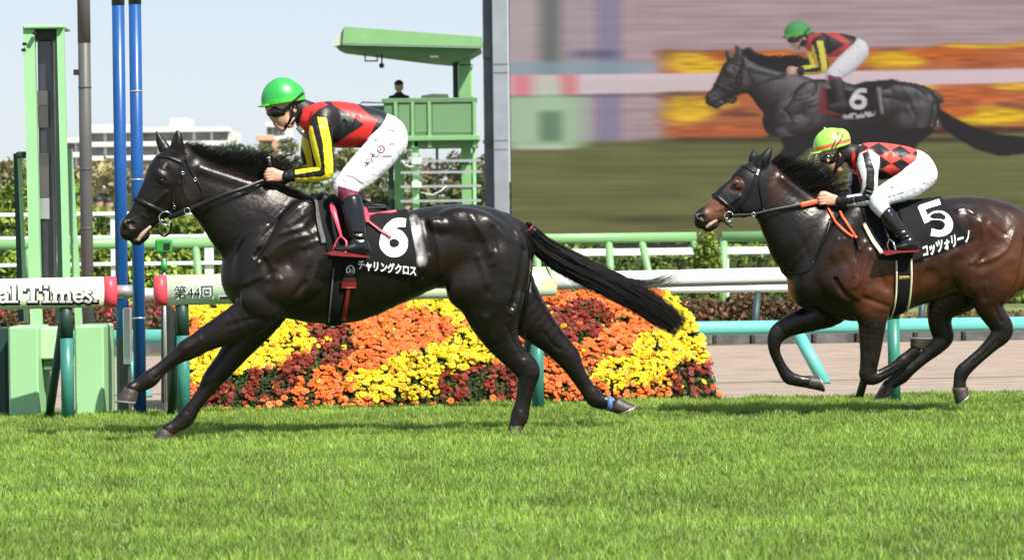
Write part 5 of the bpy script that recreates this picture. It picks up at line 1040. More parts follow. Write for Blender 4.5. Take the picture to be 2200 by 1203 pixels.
tr_ = [(28, 118, 330, 190, (.16, .17, .075), 0), (105, 122, 352, 170, (.15, .13, .07), 0), (178, 115, 350, 150, (.2, .17, .09), 1), (240, 128, 338, 150, (.15, .12, .065), 1), (312, 120, 352, 170, (.2, .165, .09), 1), (372, 126, 340, 140, (.17, .14, .075), 1), (452, 130, 332, 150, (.13, .13, .06), 0),
       (516, 150, 268, 118, (.028, .05, .026), 2), (568, 148, 292, 100, (.1, .115, .045), 0), (618, 145, 284, 130, (.09, .11, .045), 0), (680, 140, 304, 150, (.06, .085, .032), 2), (742, 136, 312, 140, (.1, .11, .045), 0), (806, 132, 322, 130, (.07, .09, .035), 2), (866, 128, 318, 140, (.09, .09, .045), 0), (930, 126, 326, 140, (.12, .1, .055), 1), (990, 130, 318, 140, (.08, .09, .04), 2), (1040, 134, 326, 120, (.1, .1, .05), 0)]
nm = ['olive leafed tree', 'thin brownish autumn tree', 'dark green dense tree']
wh = ['at far left behind the mirror frame', 'left of the dark grey pole', 'behind the dark grey pole', 'between the dark grey pole and the blue posts', 'right of the blue posts', 'above the horse ears', 'behind the front of the mane', 'tall above the mane, left of the jockey', 'under the jockey chin', 'between the jockey arms', 'behind the jockey elbow', 'behind the jockey thigh', 'left of the tower legs', 'behind the left tower leg', 'in the middle under the tower', 'by the right tower leg', 'beside the screen frame']
for i, (px, Y, top, wd, col, kd) in enumerate(tr_): tree('tree', nm[kd] + ' ' + wh[i], px, Y, top, wd, tuple(q * 1.6 for q in col), 50 + i, 1700, 'trees on the skyline', squat=.8, leaf=.022)
hedge('low dark shrubbery under the far trees at the left', -400, 470, 100, 402, -.02, 2, (.22, .2, .09), 40, 5000, .13, .3); hedge('low dark shrubbery under the far trees behind the tower', 470, 1100, 104, 408, -.02, 2, (.13, .15, .06), 41, 4500, .13, .3)

def treeline(px0, px1, Y, top, n, leaf, seed):
    a, b = P(px0, top, Y), P(px1, top, Y); h = P(1100, top, Y).z; rng = np.random.default_rng(seed); L = b.x - a.x; k = int(L / 3.5)
    cl = [((a.x + L * (i + rng.uniform(0, 1)) / k, Y + rng.uniform(0, 5), h * rng.uniform(.3, .55)), (rng.uniform(2, 4), 2, h * rng.uniform(.35, .5))) for i in range(k)]; V, F, q = leaves(cl, n, leaf, seed)
    tag(mesh_obj('far_wood', V, F, leafmat('tree', None), None, False, leafcols(q, n, (.17, .17, .08), seed, .3)), 'distant olive woodland along the horizon behind the racecourse', 'woodland', kind='stuff')
treeline(-2500, 5200, 210, 398, 16000, .55, 71)
def ribbon(fr, mb, pts, w, th=.008, k=5, n=8):
    "flat strap through (px,py,t); w px wide in the picture plane, th metres thick, rounded"
    S = catmull(np.array(pts, float), k) if len(pts) > 2 else np.array([np.array(pts[0], float) + (np.array(pts[1], float) - np.array(pts[0])) * i / 4 for i in range(5)])
    W = np.interp(np.linspace(0, 1, len(S)), np.linspace(0, 1, len(w)), w) if isinstance(w, (list, tuple)) else [w] * len(S)
    Q = [fr.L(*p) for p in S]; V = []; F = []
    for i, p in enumerate(Q):
        t = (Q[min(i + 1, len(Q) - 1)] - Q[max(i - 1, 0)]).normalized(); b = t.cross(Vector((0, 1, 0))); b = b.normalized() if b.length > 1e-4 else Vector((0, 0, 1)); c = t.cross(b)
        for j in range(n):
            a = 2 * math.pi * j / n; ca, sa = math.cos(a), math.sin(a); sq = max(abs(ca), abs(sa)) ** .6
            V.append(p + b * ca / sq * W[i] * fr.m / 2 + c * sa / sq * th / 2)
    m = len(Q)
    for i in range(m - 1):
        for j in range(n): F.append((i * n + j, i * n + (j + 1) % n, i * n + n + (j + 1) % n, i * n + n + j))
    F += [tuple(range(n - 1, -1, -1)), tuple(range((m - 1) * n, m * n))]
    return mb.add(V, F)
def mirrored(V): return [(v[0], -v[1], v[2]) for v in V]
def cloth(sk, name, quad, nu, nv, m, parent, off, th=.004):
    V, F = sk.sheet(quad, nu, nv, off, None, th); n = len(V); A = V + mirrored(V); G_ = F + [tuple(i + n for i in f[::-1]) for f in F]; prev = list(range(nu + 1))
    for fy in (.75, .45, 0, -.45, -.75):                            # the part that lies across the back
        row = []
        for i in range(nu + 1):
            x, y, z = V[i]; h = sk.b.ray_cast(Vector((x, y * fy, z + .5)), Vector((0, 0, -1))); row.append(len(A)); A.append((x, y * fy, (h[0].z if h[0] is not None else z) + off))
        G_ += [(prev[i], prev[i + 1], row[i + 1], row[i]) for i in range(nu)]; prev = row
    G_ += [(prev[i], prev[i + 1], n + i + 1, n + i) for i in range(nu)]
    return mesh_obj(name, A, G_, m, parent)

h1 = empty('racehorse', F1.O, F1.yaw)
tag(h1, 'glossy black racehorse in full gallop in front, wearing the number 6 cloth', 'horse', 'racehorses galloping on the turf')
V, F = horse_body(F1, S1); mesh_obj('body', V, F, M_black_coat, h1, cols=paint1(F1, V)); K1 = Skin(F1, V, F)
hoof(h1, F1, (268, 831), (297, 841), (249, 860), (294, 864), -.13)
hoof(h1, F1, (344, 917), (371, 933), (324, 946), (368, 953), .12)
hoof(h1, F1, (1094, 915), (1121, 914), (1085, 938), (1121, 938), -.13)
hoof(h1, F1, (1327, 852), (1309, 882), (1366, 871), (1327, 889), .13)
make_mane(F1, [(398, 326), (430, 340), (470, 356), (519, 373), (565, 390), (604, 402)], [.12, .14, .19, .27, .3, .2], [1.4, 1.2, 1.4, 2.1, 2.6, 1.8], 3, h1, n=1300, thick=.0026)
make_mane(F1, [(384, 316), (392, 318), (402, 326)], [.1, .11, .1], [.6, .7, .6], 5, h1, n=70, spread=.2).name = 'forelock'
make_tail(F1, [(1122, 486), (1160, 526), (1215, 562), (1285, 598), (1350, 630), (1412, 668), (1466, 706)], [14, 18, 23, 24, 24, 24, 20], h1, 4, n=2400, thick=.003,
          wisps=[([(1340, 600), (1394, 607), (1440, 592), (1484, 558)], 16, 5), ([(1300, 590), (1380, 620), (1430, 612), (1465, 590)], 14, 8), ([(1160, 530), (1190, 575), (1225, 600), (1262, 640)], 16, 14), ([(1146, 560), (1136, 620), (1128, 680), (1124, 730)], 10, 4)])
mb = MB(); mb.tube([F1.L(1138, 494, 0), F1.L(1147, 503, 0)], [.05, .053], 14); tt = mb.build('tail_tie', M_leather, h1, True); mb = MB(); mb.tube([F1.L(1135, 491, 0), F1.L(1138, 494, 0)], [.048, .05], 14); mb.build('ribbon', M_red, tt, True)
ball('eye', K1.hit(348, 388, -.011)[0], .0175, M_eye, h1)
# bridle
br = MB()
for pts, wv in (([(338, 336), (363, 339), (390, 350)], 8), ([(397, 328), (391, 360), (393, 396), (386, 430), (374, 447), (360, 462)], 6.5), ([(391, 352), (381, 383), (371, 410), (372, 438)], 4.5),
                ([(398, 345), (419, 384), (434, 412), (432, 440)], 4.5), ([(396, 328), (402, 330)], 7)):
    K1.strap(br, pts, wv)
K1.strap(br, [(290, 427), (316, 440), (348, 455), (362, 462)], 12, th=.010)
for t in (-1, 1): ribbon(F1, br, [(335, 494, -.05 * t), (352, 507, -.04 * t), (366, 497, -.05 * t), (368, 478, -.07 * t)], 5, .006)
bridle = br.build('bridle', M_leather, h1, True)
bt = MB()
for sg in (-1, 1):
    c = F1.L(356, 469, -.085); torus3(bt, Vector((c.x, c.y * -sg, c.z)), 14 * F1.m, .0042)
q = F1.L(344, 473, 0); bt.tube([(q.x, -.085, q.z), (q.x, .085, q.z)], .007, 8)
bt.build('bit', M_steel, bridle, True)
bk = MB()
for (px, py) in ((375, 444), (392, 372), (419, 386)): p, n = K1.hit(px, py, .009); torus3(bk, p, .011, .0028, n)
bk.build('buckle', M_steel, bridle, True)
tg = MB(); ribbon(F1, tg, [(296, 517, -.035), (306, 503, -.05), (324, 486, -.058)], [7, 9, 5], .02); tg.build('tongue', M_tongue, h1, True)
rn = MB()
for s in (-1, 1): ribbon(F1, rn, [(362, 468, .088 * s), (390, 457, .115 * s), (437, 437, .135 * s), (490, 416, .15 * s), (530, 403, .14 * s), (568, 388, .115 * s), (600, 384, .11 * s)], [10, 13, 10, 9, 9, 8, 8], .006)
rein = rn.build('rein', M_leather, h1, True)
mb = MB(); p = F1.L(402, 453, -.128); torus3(mb, p, .02, .003); mb.build('ring', M_steel, rein, True)
# saddle cloth, pad and girth
cloth(K1, 'saddle_pad', [(670, 416), (770, 436), (778, 570), (706, 556)], 14, 16, M_blackcloth, h1, .008)
tr = MB(); K1.strap(tr, [(675, 424), (680, 462), (695, 522)], 11, th=.003, off=.0165); tr.build('pad_trim', M_greytrim, h1, True)
nc = cloth(K1, 'number_cloth', [(738, 444), (877, 457), (899, 598), (744, 572)], 20, 20, M_blackcloth, h1, .016)
six = strip(ellipse_pts(845, 524, 20.5, 19, 0, 360, 30), 20, 1) + strip([(871, 483), (856, 482), (842, 487), (831, 500), (825, 520)], [17, 18, 20, 21, 20], 5)
decal(K1, nc, 'numeral', six, M_white, .0205)
letters(K1, nc, 'lettering', 'チャリングクロス', ((769, 557), (893, 570), (768, 579)), M_white, .035, .0205)
gi = MB(); K1.strap(gi, [(735, 545), (727, 600), (722, 650), (719, 690), (717, 697)], 34, th=.006, off=.005); girth = gi.build('girth', M_blackcloth, h1, True)
gi = MB(); K1.strap(gi, [(717, 575), (711, 630), (706, 688)], 4, th=.006, off=.012); gi.build('piping', M_greytrim, girth, True)
gi = MB(); K1.strap(gi, [(753, 540), (750, 602)], 29, th=.008, off=.018); pn = gi.build('girth_panel', M_blackcloth, girth, True)
gi = MB(); K1.strap(gi, [(749, 602), (748, 616)], 34, th=.01, off=.02); K1.strap(gi, [(748, 616), (743, 650), (737, 682)], 10, th=.008, off=.016); gi.build('girth_buckle', M_red, girth, True)
decal(K1, girth, 'emblem', strip(ellipse_pts(752, 580, 8.5, 9.5, 0, 360, 24), 2, 1) + strip([(747, 576), (750, 576), (750, 583), (746, 584)], 1.6, 2) + strip([(752, 586), (752, 577), (757, 585), (757, 576)], 1.5, 1), M_white, .028)
decal(K1, girth, 'emblem_base', strip(ellipse_pts(752, 580, 9.5, 9.8, 40, 140, 10), 3.4, 1), M_red, .0285)
# saddle with stirrups
fd = Field(F1, tuple(F1.L(680, 480)[i] if i != 1 else -.2 for i in range(3)), tuple(F1.L(870, 400)[i] if i != 1 else .2 for i in range(3)), .007)
fd.tube([(694, 428, 16, 0, .08), (730, 440, 12, 0, .12), (785, 447, 10, 0, .13), (822, 446, 7, 0, .13)], k=.01)
V, F = fd.mesh(2); sad = mesh_obj('saddle', V, F, M_leather, h1)
mb = MB()
for s in (-1, 1):
    ribbon(F1, mb, [(712, 436, .2 * s), (716, 452, .26 * s), (724, 478, .3 * s), (734, 512, .32 * s)], [6, 13, 9, 5], .01)
    ribbon(F1, mb, [(784, 446, .16 * s), (786, 462, .22 * s), (790, 478, .27 * s)], [6, 16, 7], .012)
    ribbon(F1, mb, [(784, 462, .2 * s), (808, 460, .15 * s), (836, 457, .11 * s), (851, 454, .1 * s)], [9, 7, 9, 6], .02)
mb.build('saddle_rim', M_pink, sad, True)
mb = MB(); K1.strap(mb, [(788, 478), (812, 496), (838, 514)], 8, th=.004, off=.026, mirror=True); mb.build('strap', M_red, sad, True)
for s in (-1, 1):
    mb = MB(); ribbon(F1, mb, [(731, 508, .33 * s), (722, 520, .315 * s), (715, 542, .305 * s)], 4, .008); ribbon(F1, mb, [(733, 508, .33 * s), (744, 520, .37 * s), (742, 544, .38 * s)], 4, .008)
    pl = [F1.L(x, y, -.39) for x, y in ((699, 546), (718, 539), (760, 545), (795, 551), (795, 554), (740, 551), (718, 549))]
    st_ = mb.build('stirrup', M_pink, sad); mb = MB(); mb.prism([Vector((q.x, (.29 if s > 0 else -.39), q.z)) for q in pl], (0, .1, 0)); mb.build('tread', M_red, st_)
bnd = MB(); bnd.tube([F1.L(1303, 866, .13), F1.L(1313, 867, .13)], [.054, .053], 14); bnd.build('pastern_band', M_blueband, h1, True)

# ------------------------------------------------------------------ the jockeys
M_skin = mat('skin', attr=True, rough=.5, spec=.4, noise=.08, nscale=30)
M_silk = mat('silks', attr=True, rough=.42, spec=.45, sheen=.04, bump=.35, bscale=16, bump2=(.12, 300), coat=.05)
M_breech = mat('white_breeches', attr=True, rough=.6, bump=.85, bscale=9, stretch=(1, 1, 1.6), sheen=.05, bump2=(.35, 26))
M_boot = mat('black_boot', attr=True, rough=.2, spec=.5, coat=.2, bump=.04, bscale=22, bump2=(.05, 60))
M_helm = mat('helmet_cover', attr=True, rough=.38, coat=.2, bump=.1, bscale=14)
M_goggle = mat('dark_goggles', (.005, .005, .005), rough=.1, spec=.5)
M_visor = mat('clear_visor', (.95, .97, .95), rough=.03, trans=1.0, alpha=.35)
M_whip = mat('whip_grip', (.012, .012, .012), rough=.4)
SKIN = np.array((.58, .31, .21))
def field_box(fr, x0, y0, x1, y1, ty, h):
    a = fr.L(x0, y1); b = fr.L(x1, y0); return Field(fr, (a.x, -ty, a.z), (b.x, ty, b.z), h)
def mir(T): return [(a, b, c, -d, e) for a, b, c, d, e in T]
def hand(fd, hx, hy, t, dirx=1.0, r=2.9, rot=0.0):
    "fist round a rein; knuckles towards the head, fingers stacked, thumb on top"
    ca, sa = math.cos(R(rot)), math.sin(R(rot)); sg = -1 if t < 0 else 1
    def q(x, y): return hx + (x * ca - y * sa), hy + (x * sa + y * ca)
    def T(pts): return [(*q(x, y), rr, t + sg * tt, rr * fd.fr.m * 1.0) for x, y, rr, tt in pts]
    fd.tube([(*q(20, 2), 9, t, .022), (*q(8, 1), 12.5, t + sg * .003, .018), (*q(-9, 0), 12, t + sg * .012, .014)], k=.012)
    for j, (y, ln) in enumerate(((-9.5, 13), (-3.2, 15), (3.2, 14), (9, 11))):
        fd.tube(T([(-6, y, r * 1.1, .02), (-6 - ln * .75, y + 1, r * 1.05, .016), (-6 - ln, y + 2, r, -.008), (-6 - ln * .35, y + 2, r * .95, -.026)]), k=.004)
    fd.tube(T([(6, -9, r * 1.25, -.004), (-6, -14, r * 1.15, -.004), (-15, -13, r, -.003)]), k=.006)

def jockey(J):
    fr = J['fr']; B = fr.L(*J['base']); root = empty('jockey', fr.O + fr.u * B.x + fr.n * B.y + Vector((0, 0, B.z)), fr.yaw)
    tag(root, J['label'], 'jockey', 'jockeys riding in the race')
    off = np.array(B)
    def put(name, fd, m, paint, par=root, sm=2):
        V, F = fd.mesh(sm)
        if name in ('breeches', 'helmet'): SKV[name] = (V, F)
        if name == 'breeches': SKV['V'], SKV['F'] = V, F
        px = fr.pix(np.stack([V[:, 0], -np.abs(V[:, 1]), V[:, 2]], 1)); c = paint(px, V) if paint else None
        return mesh_obj(name, V - off, F, m, par, cols=c)
    bx = J['box']
    # body: one continuous figure (head, neck, torso, limbs, hands)
    fd = field_box(fr, *bx, .46, .005)
    th = lambda T, g: [(a, b, c - g / fr.m if c * fr.m > g * 1.6 else c * .6, d, e - g if e > g * 1.6 else e * .6) for a, b, c, d, e in T]
    fd.tube(th(J['torso'], .014), k=.03); fd.tube(J['neck'], k=.025)
    for a in J['head']: fd.tube(a, k=.014)
    for a in J.get('face', ()): fd.blob(*a[:7], k=a[7], mirror=a[4] != 0)
    for a in J['arms']: fd.tube(th(a, .012), k=.02)
    for a in J['thighs'] + J['shins']: fd.tube(th(a, .024), k=.02)
    for a in J['hands']: hand(fd, *a)
    for a in J.get('dents', ()): fd.blob(*a[:7], k=a[7], op='sub', mirror=a[4] != 0)
    put('body', fd, M_skin, J['skin_paint'], sm=1)
    fd = field_box(fr, *bx, .46, .005); fd.tube(J['torso'], k=.03)
    for a in J['arms']: fd.tube(a, k=.03)
    for a in J.get('folds', ()): fd.tube(a, k=.012, op='sub')
    fd.blob(*J['neckhole'], k=.01, op='sub', mirror=False)
    X, Y, Z = fd._xyz(tuple(slice(0, int(q)) for q in fd.n))
    x1, y1, x2, y2 = J['waist']; a = fr.L(x1, y1); b = fr.L(x2, y2); nx, nz = (b.z - a.z), -(b.x - a.x); l = math.hypot(nx, nz)
    d = ((X - a.x) * nx + (Z - a.z) * nz) / l; ok = np.zeros_like(fd.v)
    arm = np.zeros(fd.v.shape, np.float32) + .2
    fd.v = np.maximum(fd.v, np.where(J['waistmask'](X, Y, Z, fr), d, -1)).astype(np.float32)
    put('silks', fd, M_silk, J['silk_paint'])
    fd = field_box(fr, *bx, .46, .005); fd.tube(J['hips'], k=.03)
    for a in J['thighs']: fd.tube(a, k=.03)
    for a in J['calf']: fd.tube(a, k=.02)
    for a in J.get('creases', ()): fd.tube([(x, y, r, t - .004, w_) for x, y, r, t, w_ in a], k=.008, op='sub')
    br_ = put('breeches', fd, M_breech, J['breech_paint'])
    for T in J['boots']:
        fd = field_box(fr, *bx, .46, .004)
        for a in T: fd.tube(a, k=.012)
        for a in J.get('bootfolds', ()):
            fd.tube(a, k=.006, op='sub', mirror=True)
        put('boot', fd, M_boot, J['boot_paint'], sm=16)
    H = J['helmet']; fd = field_box(fr, *bx, .2, .004); fd.blob(*H['dome'], mirror=False, k=0); fd.blob(*H['dome2'], mirror=False, k=.02); fd.cut(*H['cut'])
    fd.blob(*H['hollow'], op='sub', mirror=False, k=0)
    for a in H['peak']: fd.tube(a, k=.004)
    hl = put('helmet', fd, M_helm, H['paint'], sm=1)
    fd = field_box(fr, *bx, .2, .004)
    for a in J['goggles']: fd.tube(a, k=.006)
    put('goggles', fd, M_goggle, None, sm=1)
    sk = Skin(fr, SKV['V'], SKV['F']); J['decor'](root, off, sk)
    return root, off
SKV = {}
def print_on(sk, root, off, name, polys, m, o_=.004):
    V = []; F = []
    for poly in polys: b = len(V); V += [tuple(np.array(sk.hit(p[0], p[1], o_, -.25)[0]) - off) for p in poly]; F.append(tuple(range(b, b + len(poly))))
    return mesh_obj(name, V, F, m, root, False)
BLK = np.array((.006, .006, .0065)); WHT = np.array((.63, .63, .66)); RED = np.array((.66, .022, .018)); YEL = np.array((.85, .68, .02))
def fillc(n, c): return np.tile(np.asarray(c, float), (n, 1))
def arms_of(near): return near
def silk1(px, V):
    c = fillc(len(V), BLK); t = V[:, 1]
    tor = [(650, 215), (700, 222), (760, 224), (822, 238), (812, 262), (792, 302), (778, 330), (640, 330), (640, 280)]
    c[inpoly(px, [(650, 214), (690, 214), (704, 226), (684, 236), (670, 250), (668, 290), (676, 324), (655, 320), (636, 290), (650, 240)])] = RED
    c[inpoly(px, [(706, 214), (752, 214), (806, 236), (812, 255), (800, 280), (786, 306), (757, 320), (722, 330), (716, 312), (783, 268), (740, 240), (718, 228)])] = RED
    c[inpoly(px, [(757, 216), (830, 216), (830, 250), (806, 258), (780, 236)])] = BLK
    arm = (np.abs(t) > .155) | (px[:, 1] > 318)
    armz = inpoly(px, [(662, 252), (716, 252), (722, 400), (610, 400), (610, 360), (660, 356)]) & (px[:, 0] < 722)
    s1 = inpoly(px, [(681, 250), (700, 248), (711, 300), (716, 352), (716, 384), (700, 388), (697, 350), (694, 310)])
    s2 = inpoly(px, [(660, 268), (671, 272), (684, 322), (690, 355), (688, 366), (640, 374), (634, 374), (634, 360), (678, 352), (664, 300)])
    s3 = inpoly(px, [(634, 383), (690, 380), (706, 372), (720, 372), (716, 392), (634, 396)])
    low = armz & (arm)
    c[low] = BLK; c[low & (s1 | s2 | s3)] = YEL
    return c
def breech1(px, V):
    c = fillc(len(V), WHT); c[(px[:, 1] > 402 + (px[:, 0] - 735) * .28) & (px[:, 0] > 726)] = (.16, .012, .04)
    return c
def skinp(nape, hairc=(.02, .017, .015)):
    def f(px, V):
        c = fillc(len(V), SKIN) * (.92 + .16 * vnoise(V * 40, 2)[:, None]); c[inpoly(px, nape)] = hairc; return c
    return f
def helm1(px, V):
    c = fillc(len(V), (.028, .36, .06)); d = (px[:, 1] - 229) - (px[:, 0] - 563) * (214 - 229) / (654 - 563)
    c[(d > -11)] = (.045, .5, .035); c[d > 1.5] = (.012, .012, .012); c[inpoly(px, [(620, 224), (650, 198), (655, 202), (626, 226)])] = (.012, .02, .014)
    return c
J1 = dict(fr=F1, base=(810, 330), box=(540, 155, 900, 570), label='jockey in green helmet and red, black and yellow silks riding the leading black horse',
    torso=[(842, 288, 36, 0, .145), (805, 277, 42, 0, .15), (765, 271, 47, 0, .155), (725, 268, 50, 0, .165), (692, 263, 44, 0, .165), (668, 256, 34, 0, .12)],
    neck=[(675, 245, 22, 0, .055), (650, 234, 21, 0, .056), (628, 228, 24, 0, .06)],
    head=[[(612, 214, 36, 0, .075), (602, 224, 34, 0, .073), (604, 244, 26, 0, .066), (609, 262, 15, 0, .048)]],
    face=[(589, 256, 6, 5, 0, .015, 40, .01), (593, 268, 8, 4, 0, .028, 30, .008), (598, 273, 8, 4, 0, .026, 20, .008), (606, 276, 10, 7, 0, .03, 0, .01), (631, 233, 6.5, 11, -.074, .012, -15, .006), (622, 262, 10, 14, -.045, .02, -30, .012)],
    dents=[(632, 233, 2.6, 5, -.086, .006, -15, .003), (590, 243, 10, 4, -.05, .02, 10, .008)],
    arms=[[(696, 254, 29, -.15, .075), (689, 285, 25.5, -.2, .065), (695, 330, 22, -.215, .058), (702, 364, 19, -.22, .052), (684, 374, 16.5, -.205, .045), (655, 377, 14.5, -.17, .04), (616, 379, 11.5, -.13, .034)],
          [(690, 258, 27, .15, .075), (672, 290, 22, .2, .06), (664, 330, 19, .215, .055), (668, 358, 17, .22, .05), (648, 368, 14, .19, .042), (618, 378, 11, .13, .034)]],
    hands=[(590, 377, -.12), (592, 379, .12)],
    neckhole=(660, 236, 26, 26, 0, .062, 0), waist=(762, 345, 838, 232), waistmask=lambda X, Y, Z, fr: X > fr.L(735, 300).x,
    hips=[(788, 276, 40, 0, .143), (815, 283, 42, 0, .152), (832, 291, 42, 0, .16), (838, 302, 38, 0, .162)],
    thighs=[[(838, 305, 37, -.1, .09), (806, 340, 38, -.16, .085), (771, 374, 34, -.22, .072), (746, 396, 27, -.25, .062), (741, 403, 25, -.255, .058)], [(838, 305, 37, .1, .09), (806, 340, 38, .16, .085), (771, 374, 34, .22, .072), (746, 396, 27, .25, .062), (741, 403, 25, .255, .058)]],
    shins=[[(742, 402, 24, -.255, .055), (756, 440, 22, -.3, .052), (764, 490, 17, -.33, .042)], [(742, 402, 24, .255, .055), (756, 440, 22, .3, .052), (764, 490, 17, .33, .042)]],
    calf=[[(742, 402, 24, -.255, .056), (749, 416, 20.5, -.275, .052), (755, 436, 19.5, -.29, .051)], [(742, 402, 24, .255, .056), (749, 416, 20.5, .275, .052), (755, 436, 19.5, .29, .051)]],
    creases=[[(742, 378, 1.5, -.285, .008), (760, 384, 2, -.298, .008), (778, 398, 1.5, -.285, .008)], [(735, 388, 1.2, -.3, .008), (750, 395, 1.8, -.315, .008), (764, 408, 1.2, -.31, .008)], [(800, 300, 2, -.18, .008), (825, 312, 2.5, -.195, .008), (850, 312, 2, -.195, .008)], [(780, 322, 2, -.205, .008), (810, 338, 2.5, -.25, .008), (838, 338, 2, -.2, .008)], [(786, 340, 1.5, -.238, .008), (800, 360, 2, -.255, .008), (806, 376, 1.2, -.235, .008)], [(806, 262, 1.5, -.148, .008), (822, 276, 2, -.163, .008), (846, 284, 2, -.163, .008)]],
    folds=[[(740, 262, 3, -.165, .012), (738, 285, 4, -.172, .012), (730, 305, 3, -.165, .01)], [(770, 250, 3, -.155, .012), (762, 275, 4, -.165, .012), (752, 300, 3, -.16, .01)], [(655, 366, 2, -.215, .006), (660, 388, 2, -.215, .006)], [(672, 362, 2, -.245, .006), (680, 388, 2, -.245, .006)], [(690, 356, 2.5, -.275, .008), (706, 368, 2.5, -.28, .008)], [(690, 345, 2.5, -.28, .008), (712, 352, 2.5, -.28, .008)]],
    boots=[[[(756, 436, 22.5, -.29, .061), (759, 452, 23.2, -.305, .06), (763, 475, 22, -.32, .054), (768, 505, 19, -.335, .046), (774, 524, 18, -.34, .042)], [(782, 534, 14, -.34, .04), (765, 532, 15, -.34, .045), (745, 535, 11, -.342, .047), (724, 536, 7.5, -.343, .038)]],
           [[(756, 436, 22.5, .29, .061), (759, 452, 23.2, .305, .06), (763, 475, 22, .32, .054), (768, 505, 19, .335, .046), (774, 524, 18, .34, .042)], [(782, 534, 14, .34, .04), (765, 532, 15, .34, .045), (745, 535, 11, .342, .047), (724, 536, 7.5, .343, .038)]]],
    bootfolds=[[(752, 500, 1.5, -.375, .006), (770, 503, 2, -.378, .006), (786, 500, 1.5, -.37, .006)], [(756, 510, 1.5, -.372, .006), (774, 516, 2, -.378, .006), (790, 512, 1.5, -.37, .006)], [(745, 524, 1.5, -.38, .006), (760, 520, 1.5, -.38, .006)]],
    boot_paint=lambda px, V: fillc(len(V), BLK),
    skin_paint=skinp([(634, 215), (660, 205), (690, 230), (680, 270), (640, 282), (632, 262), (642, 240), (622, 226)]), silk_paint=silk1, breech_paint=breech1,
    helmet=dict(dome=(608, 218, 47, 51, 0, .118, -8), dome2=(632, 210, 22, 28, 0, .085, 20), cut=(562, 230.5, 656, 215), hollow=(610, 224, 39, 38, 0, .1, -8), peak=[[(572, 228, 2.5, 0, .1), (563, 229, 2.2, 0, .085), (556, 229, 1.6, 0, .05)]], paint=helm1),
    goggles=[[(592, 240, 14, 0, .076), (582, 242, 10, 0, .06)], [(606, 242, 8, -.062, .014), (592, 241, 12, -.058, .02)], [(606, 242, 8, .062, .014), (592, 241, 12, .058, .02)], [(612, 236, 4, -.075, .006), (634, 222, 3, -.083, .006)]])
def decor1(root, off, sk):
    blk = mat('black_print', (.015, .015, .02), rough=.6); red = mat('red_print', (.5, .02, .03), rough=.6)
    a = print_on(sk, root, off, 'leg_emblem', strip(ellipse_pts(818, 321, 7.5, 7.5, 0, 360, 20), 1.7, 1) + strip([(814, 317), (817, 317), (817, 323), (813, 325)], 1.3, 2) + strip([(818, 326), (819, 318), (823, 325), (824, 318)], 1.2, 1), blk)
    print_on(sk, root, off, 'emblem_rim', strip(ellipse_pts(818, 321, 8, 8, -70, 70, 10), 2.4, 1), red, .0045)
    print_on(sk, root, off, 'signature', strip([(815, 331), (808, 338), (800, 337), (805, 331), (797, 343), (803, 349)], 1.5, 3) + strip([(800, 333), (797, 347), (792, 350)], 1.5, 3) + strip([(796, 341), (786, 346), (792, 352)], 1.4, 3) + strip([(793, 344), (789, 356), (783, 357)], 1.3, 3) + strip([(783, 349), (792, 355)], 1.3, 1) + strip([(786, 353), (784, 360)], 1.2, 1), blk)
    hs = Skin(F1, *SKV['helmet']); hp = lambda q, w, nm, m_: print_on(hs, root, off, nm, strip(q, w, 5), m_, .0015)
    seam = mat('seam_stitching', (.05, .42, .1), rough=.6)
    hp([(598, 169), (600, 190), (602, 222)], .9, 'seam', seam); hp([(597, 169), (578, 183), (568, 205), (565, 224)], .8, 'seam', seam); hp([(600, 169), (626, 180), (645, 200)], .8, 'seam', seam)
    ch = MB(); ribbon(F1, ch, [(630, 222, -.082), (628, 245, -.079), (622, 262, -.07), (612, 276, -.03)], [5, 6, 6, 5], .006); ribbon(F1, ch, [(640, 226, -.07), (640, 248, -.072), (626, 268, -.062)], [6, 6, 5], .006); c = mesh_obj('chin_strap', np.array([tuple(v) for v in ch.V]) - off, ch.F, M_leather, root)
    sh = MB(); ribbon(F1, sh, [(640, 274, -.07), (650, 285, -.09), (662, 297, -.1)], [11, 12, 8], .02); mesh_obj('spare_goggles', np.array([tuple(v) for v in sh.V]) - off, sh.F, M_spare, root)
M_spare = mat('smoky_lens', (.12, .12, .09), rough=.12, spec=.8, coat=.5)
J1['decor'] = decor1
j1, o1 = jockey(J1)

# ---- the second runner
h2 = empty('racehorse', F2.O, F2.yaw)
tag(h2, 'dark bay racehorse in a black hood running behind, wearing the number 5 cloth', 'horse', 'racehorses galloping on the turf')
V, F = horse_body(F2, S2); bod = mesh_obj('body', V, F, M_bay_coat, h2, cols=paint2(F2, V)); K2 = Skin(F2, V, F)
def peel(name, V, F, mask, off, m, parent):
    "a thin skin-tight garment over part of the body"
    fm = mask[F].all(1); Q = F[fm]; ids = np.unique(Q); mp = np.full(len(V), -1); mp[ids] = np.arange(len(ids)); vn = vnorm(V, F)
    return mesh_obj(name, (V + vn * off)[ids], mp[Q], m, parent)
pxm = F2.pix(np.stack([V[:, 0], -np.abs(V[:, 1]), V[:, 2]], 1))
M_hood = mat('black_hood', (.006, .006, .007), rough=.5, spec=.3, bump=.1, bscale=350)
hm = inpoly(pxm, [(1524, 408), (1560, 365), (1585, 330), (1600, 300), (1690, 300), (1657, 362), (1650, 400), (1643, 470), (1612, 478), (1578, 456)])
hm &= ~((np.hypot((pxm[:, 0] - 1581) / 20, (pxm[:, 1] - 397) / 20) < 1) & (np.abs(V[:, 1]) > .03))
hood = peel('hood', V, F, hm, .0045, M_hood, h2)
hoof(h2, F2, (1984, 752), (1957, 745), (2002, 728), (1955, 727), -.14)
hoof(h2, F2, (1733, 833), (1737, 807), (1769, 841), (1756, 808), .12)
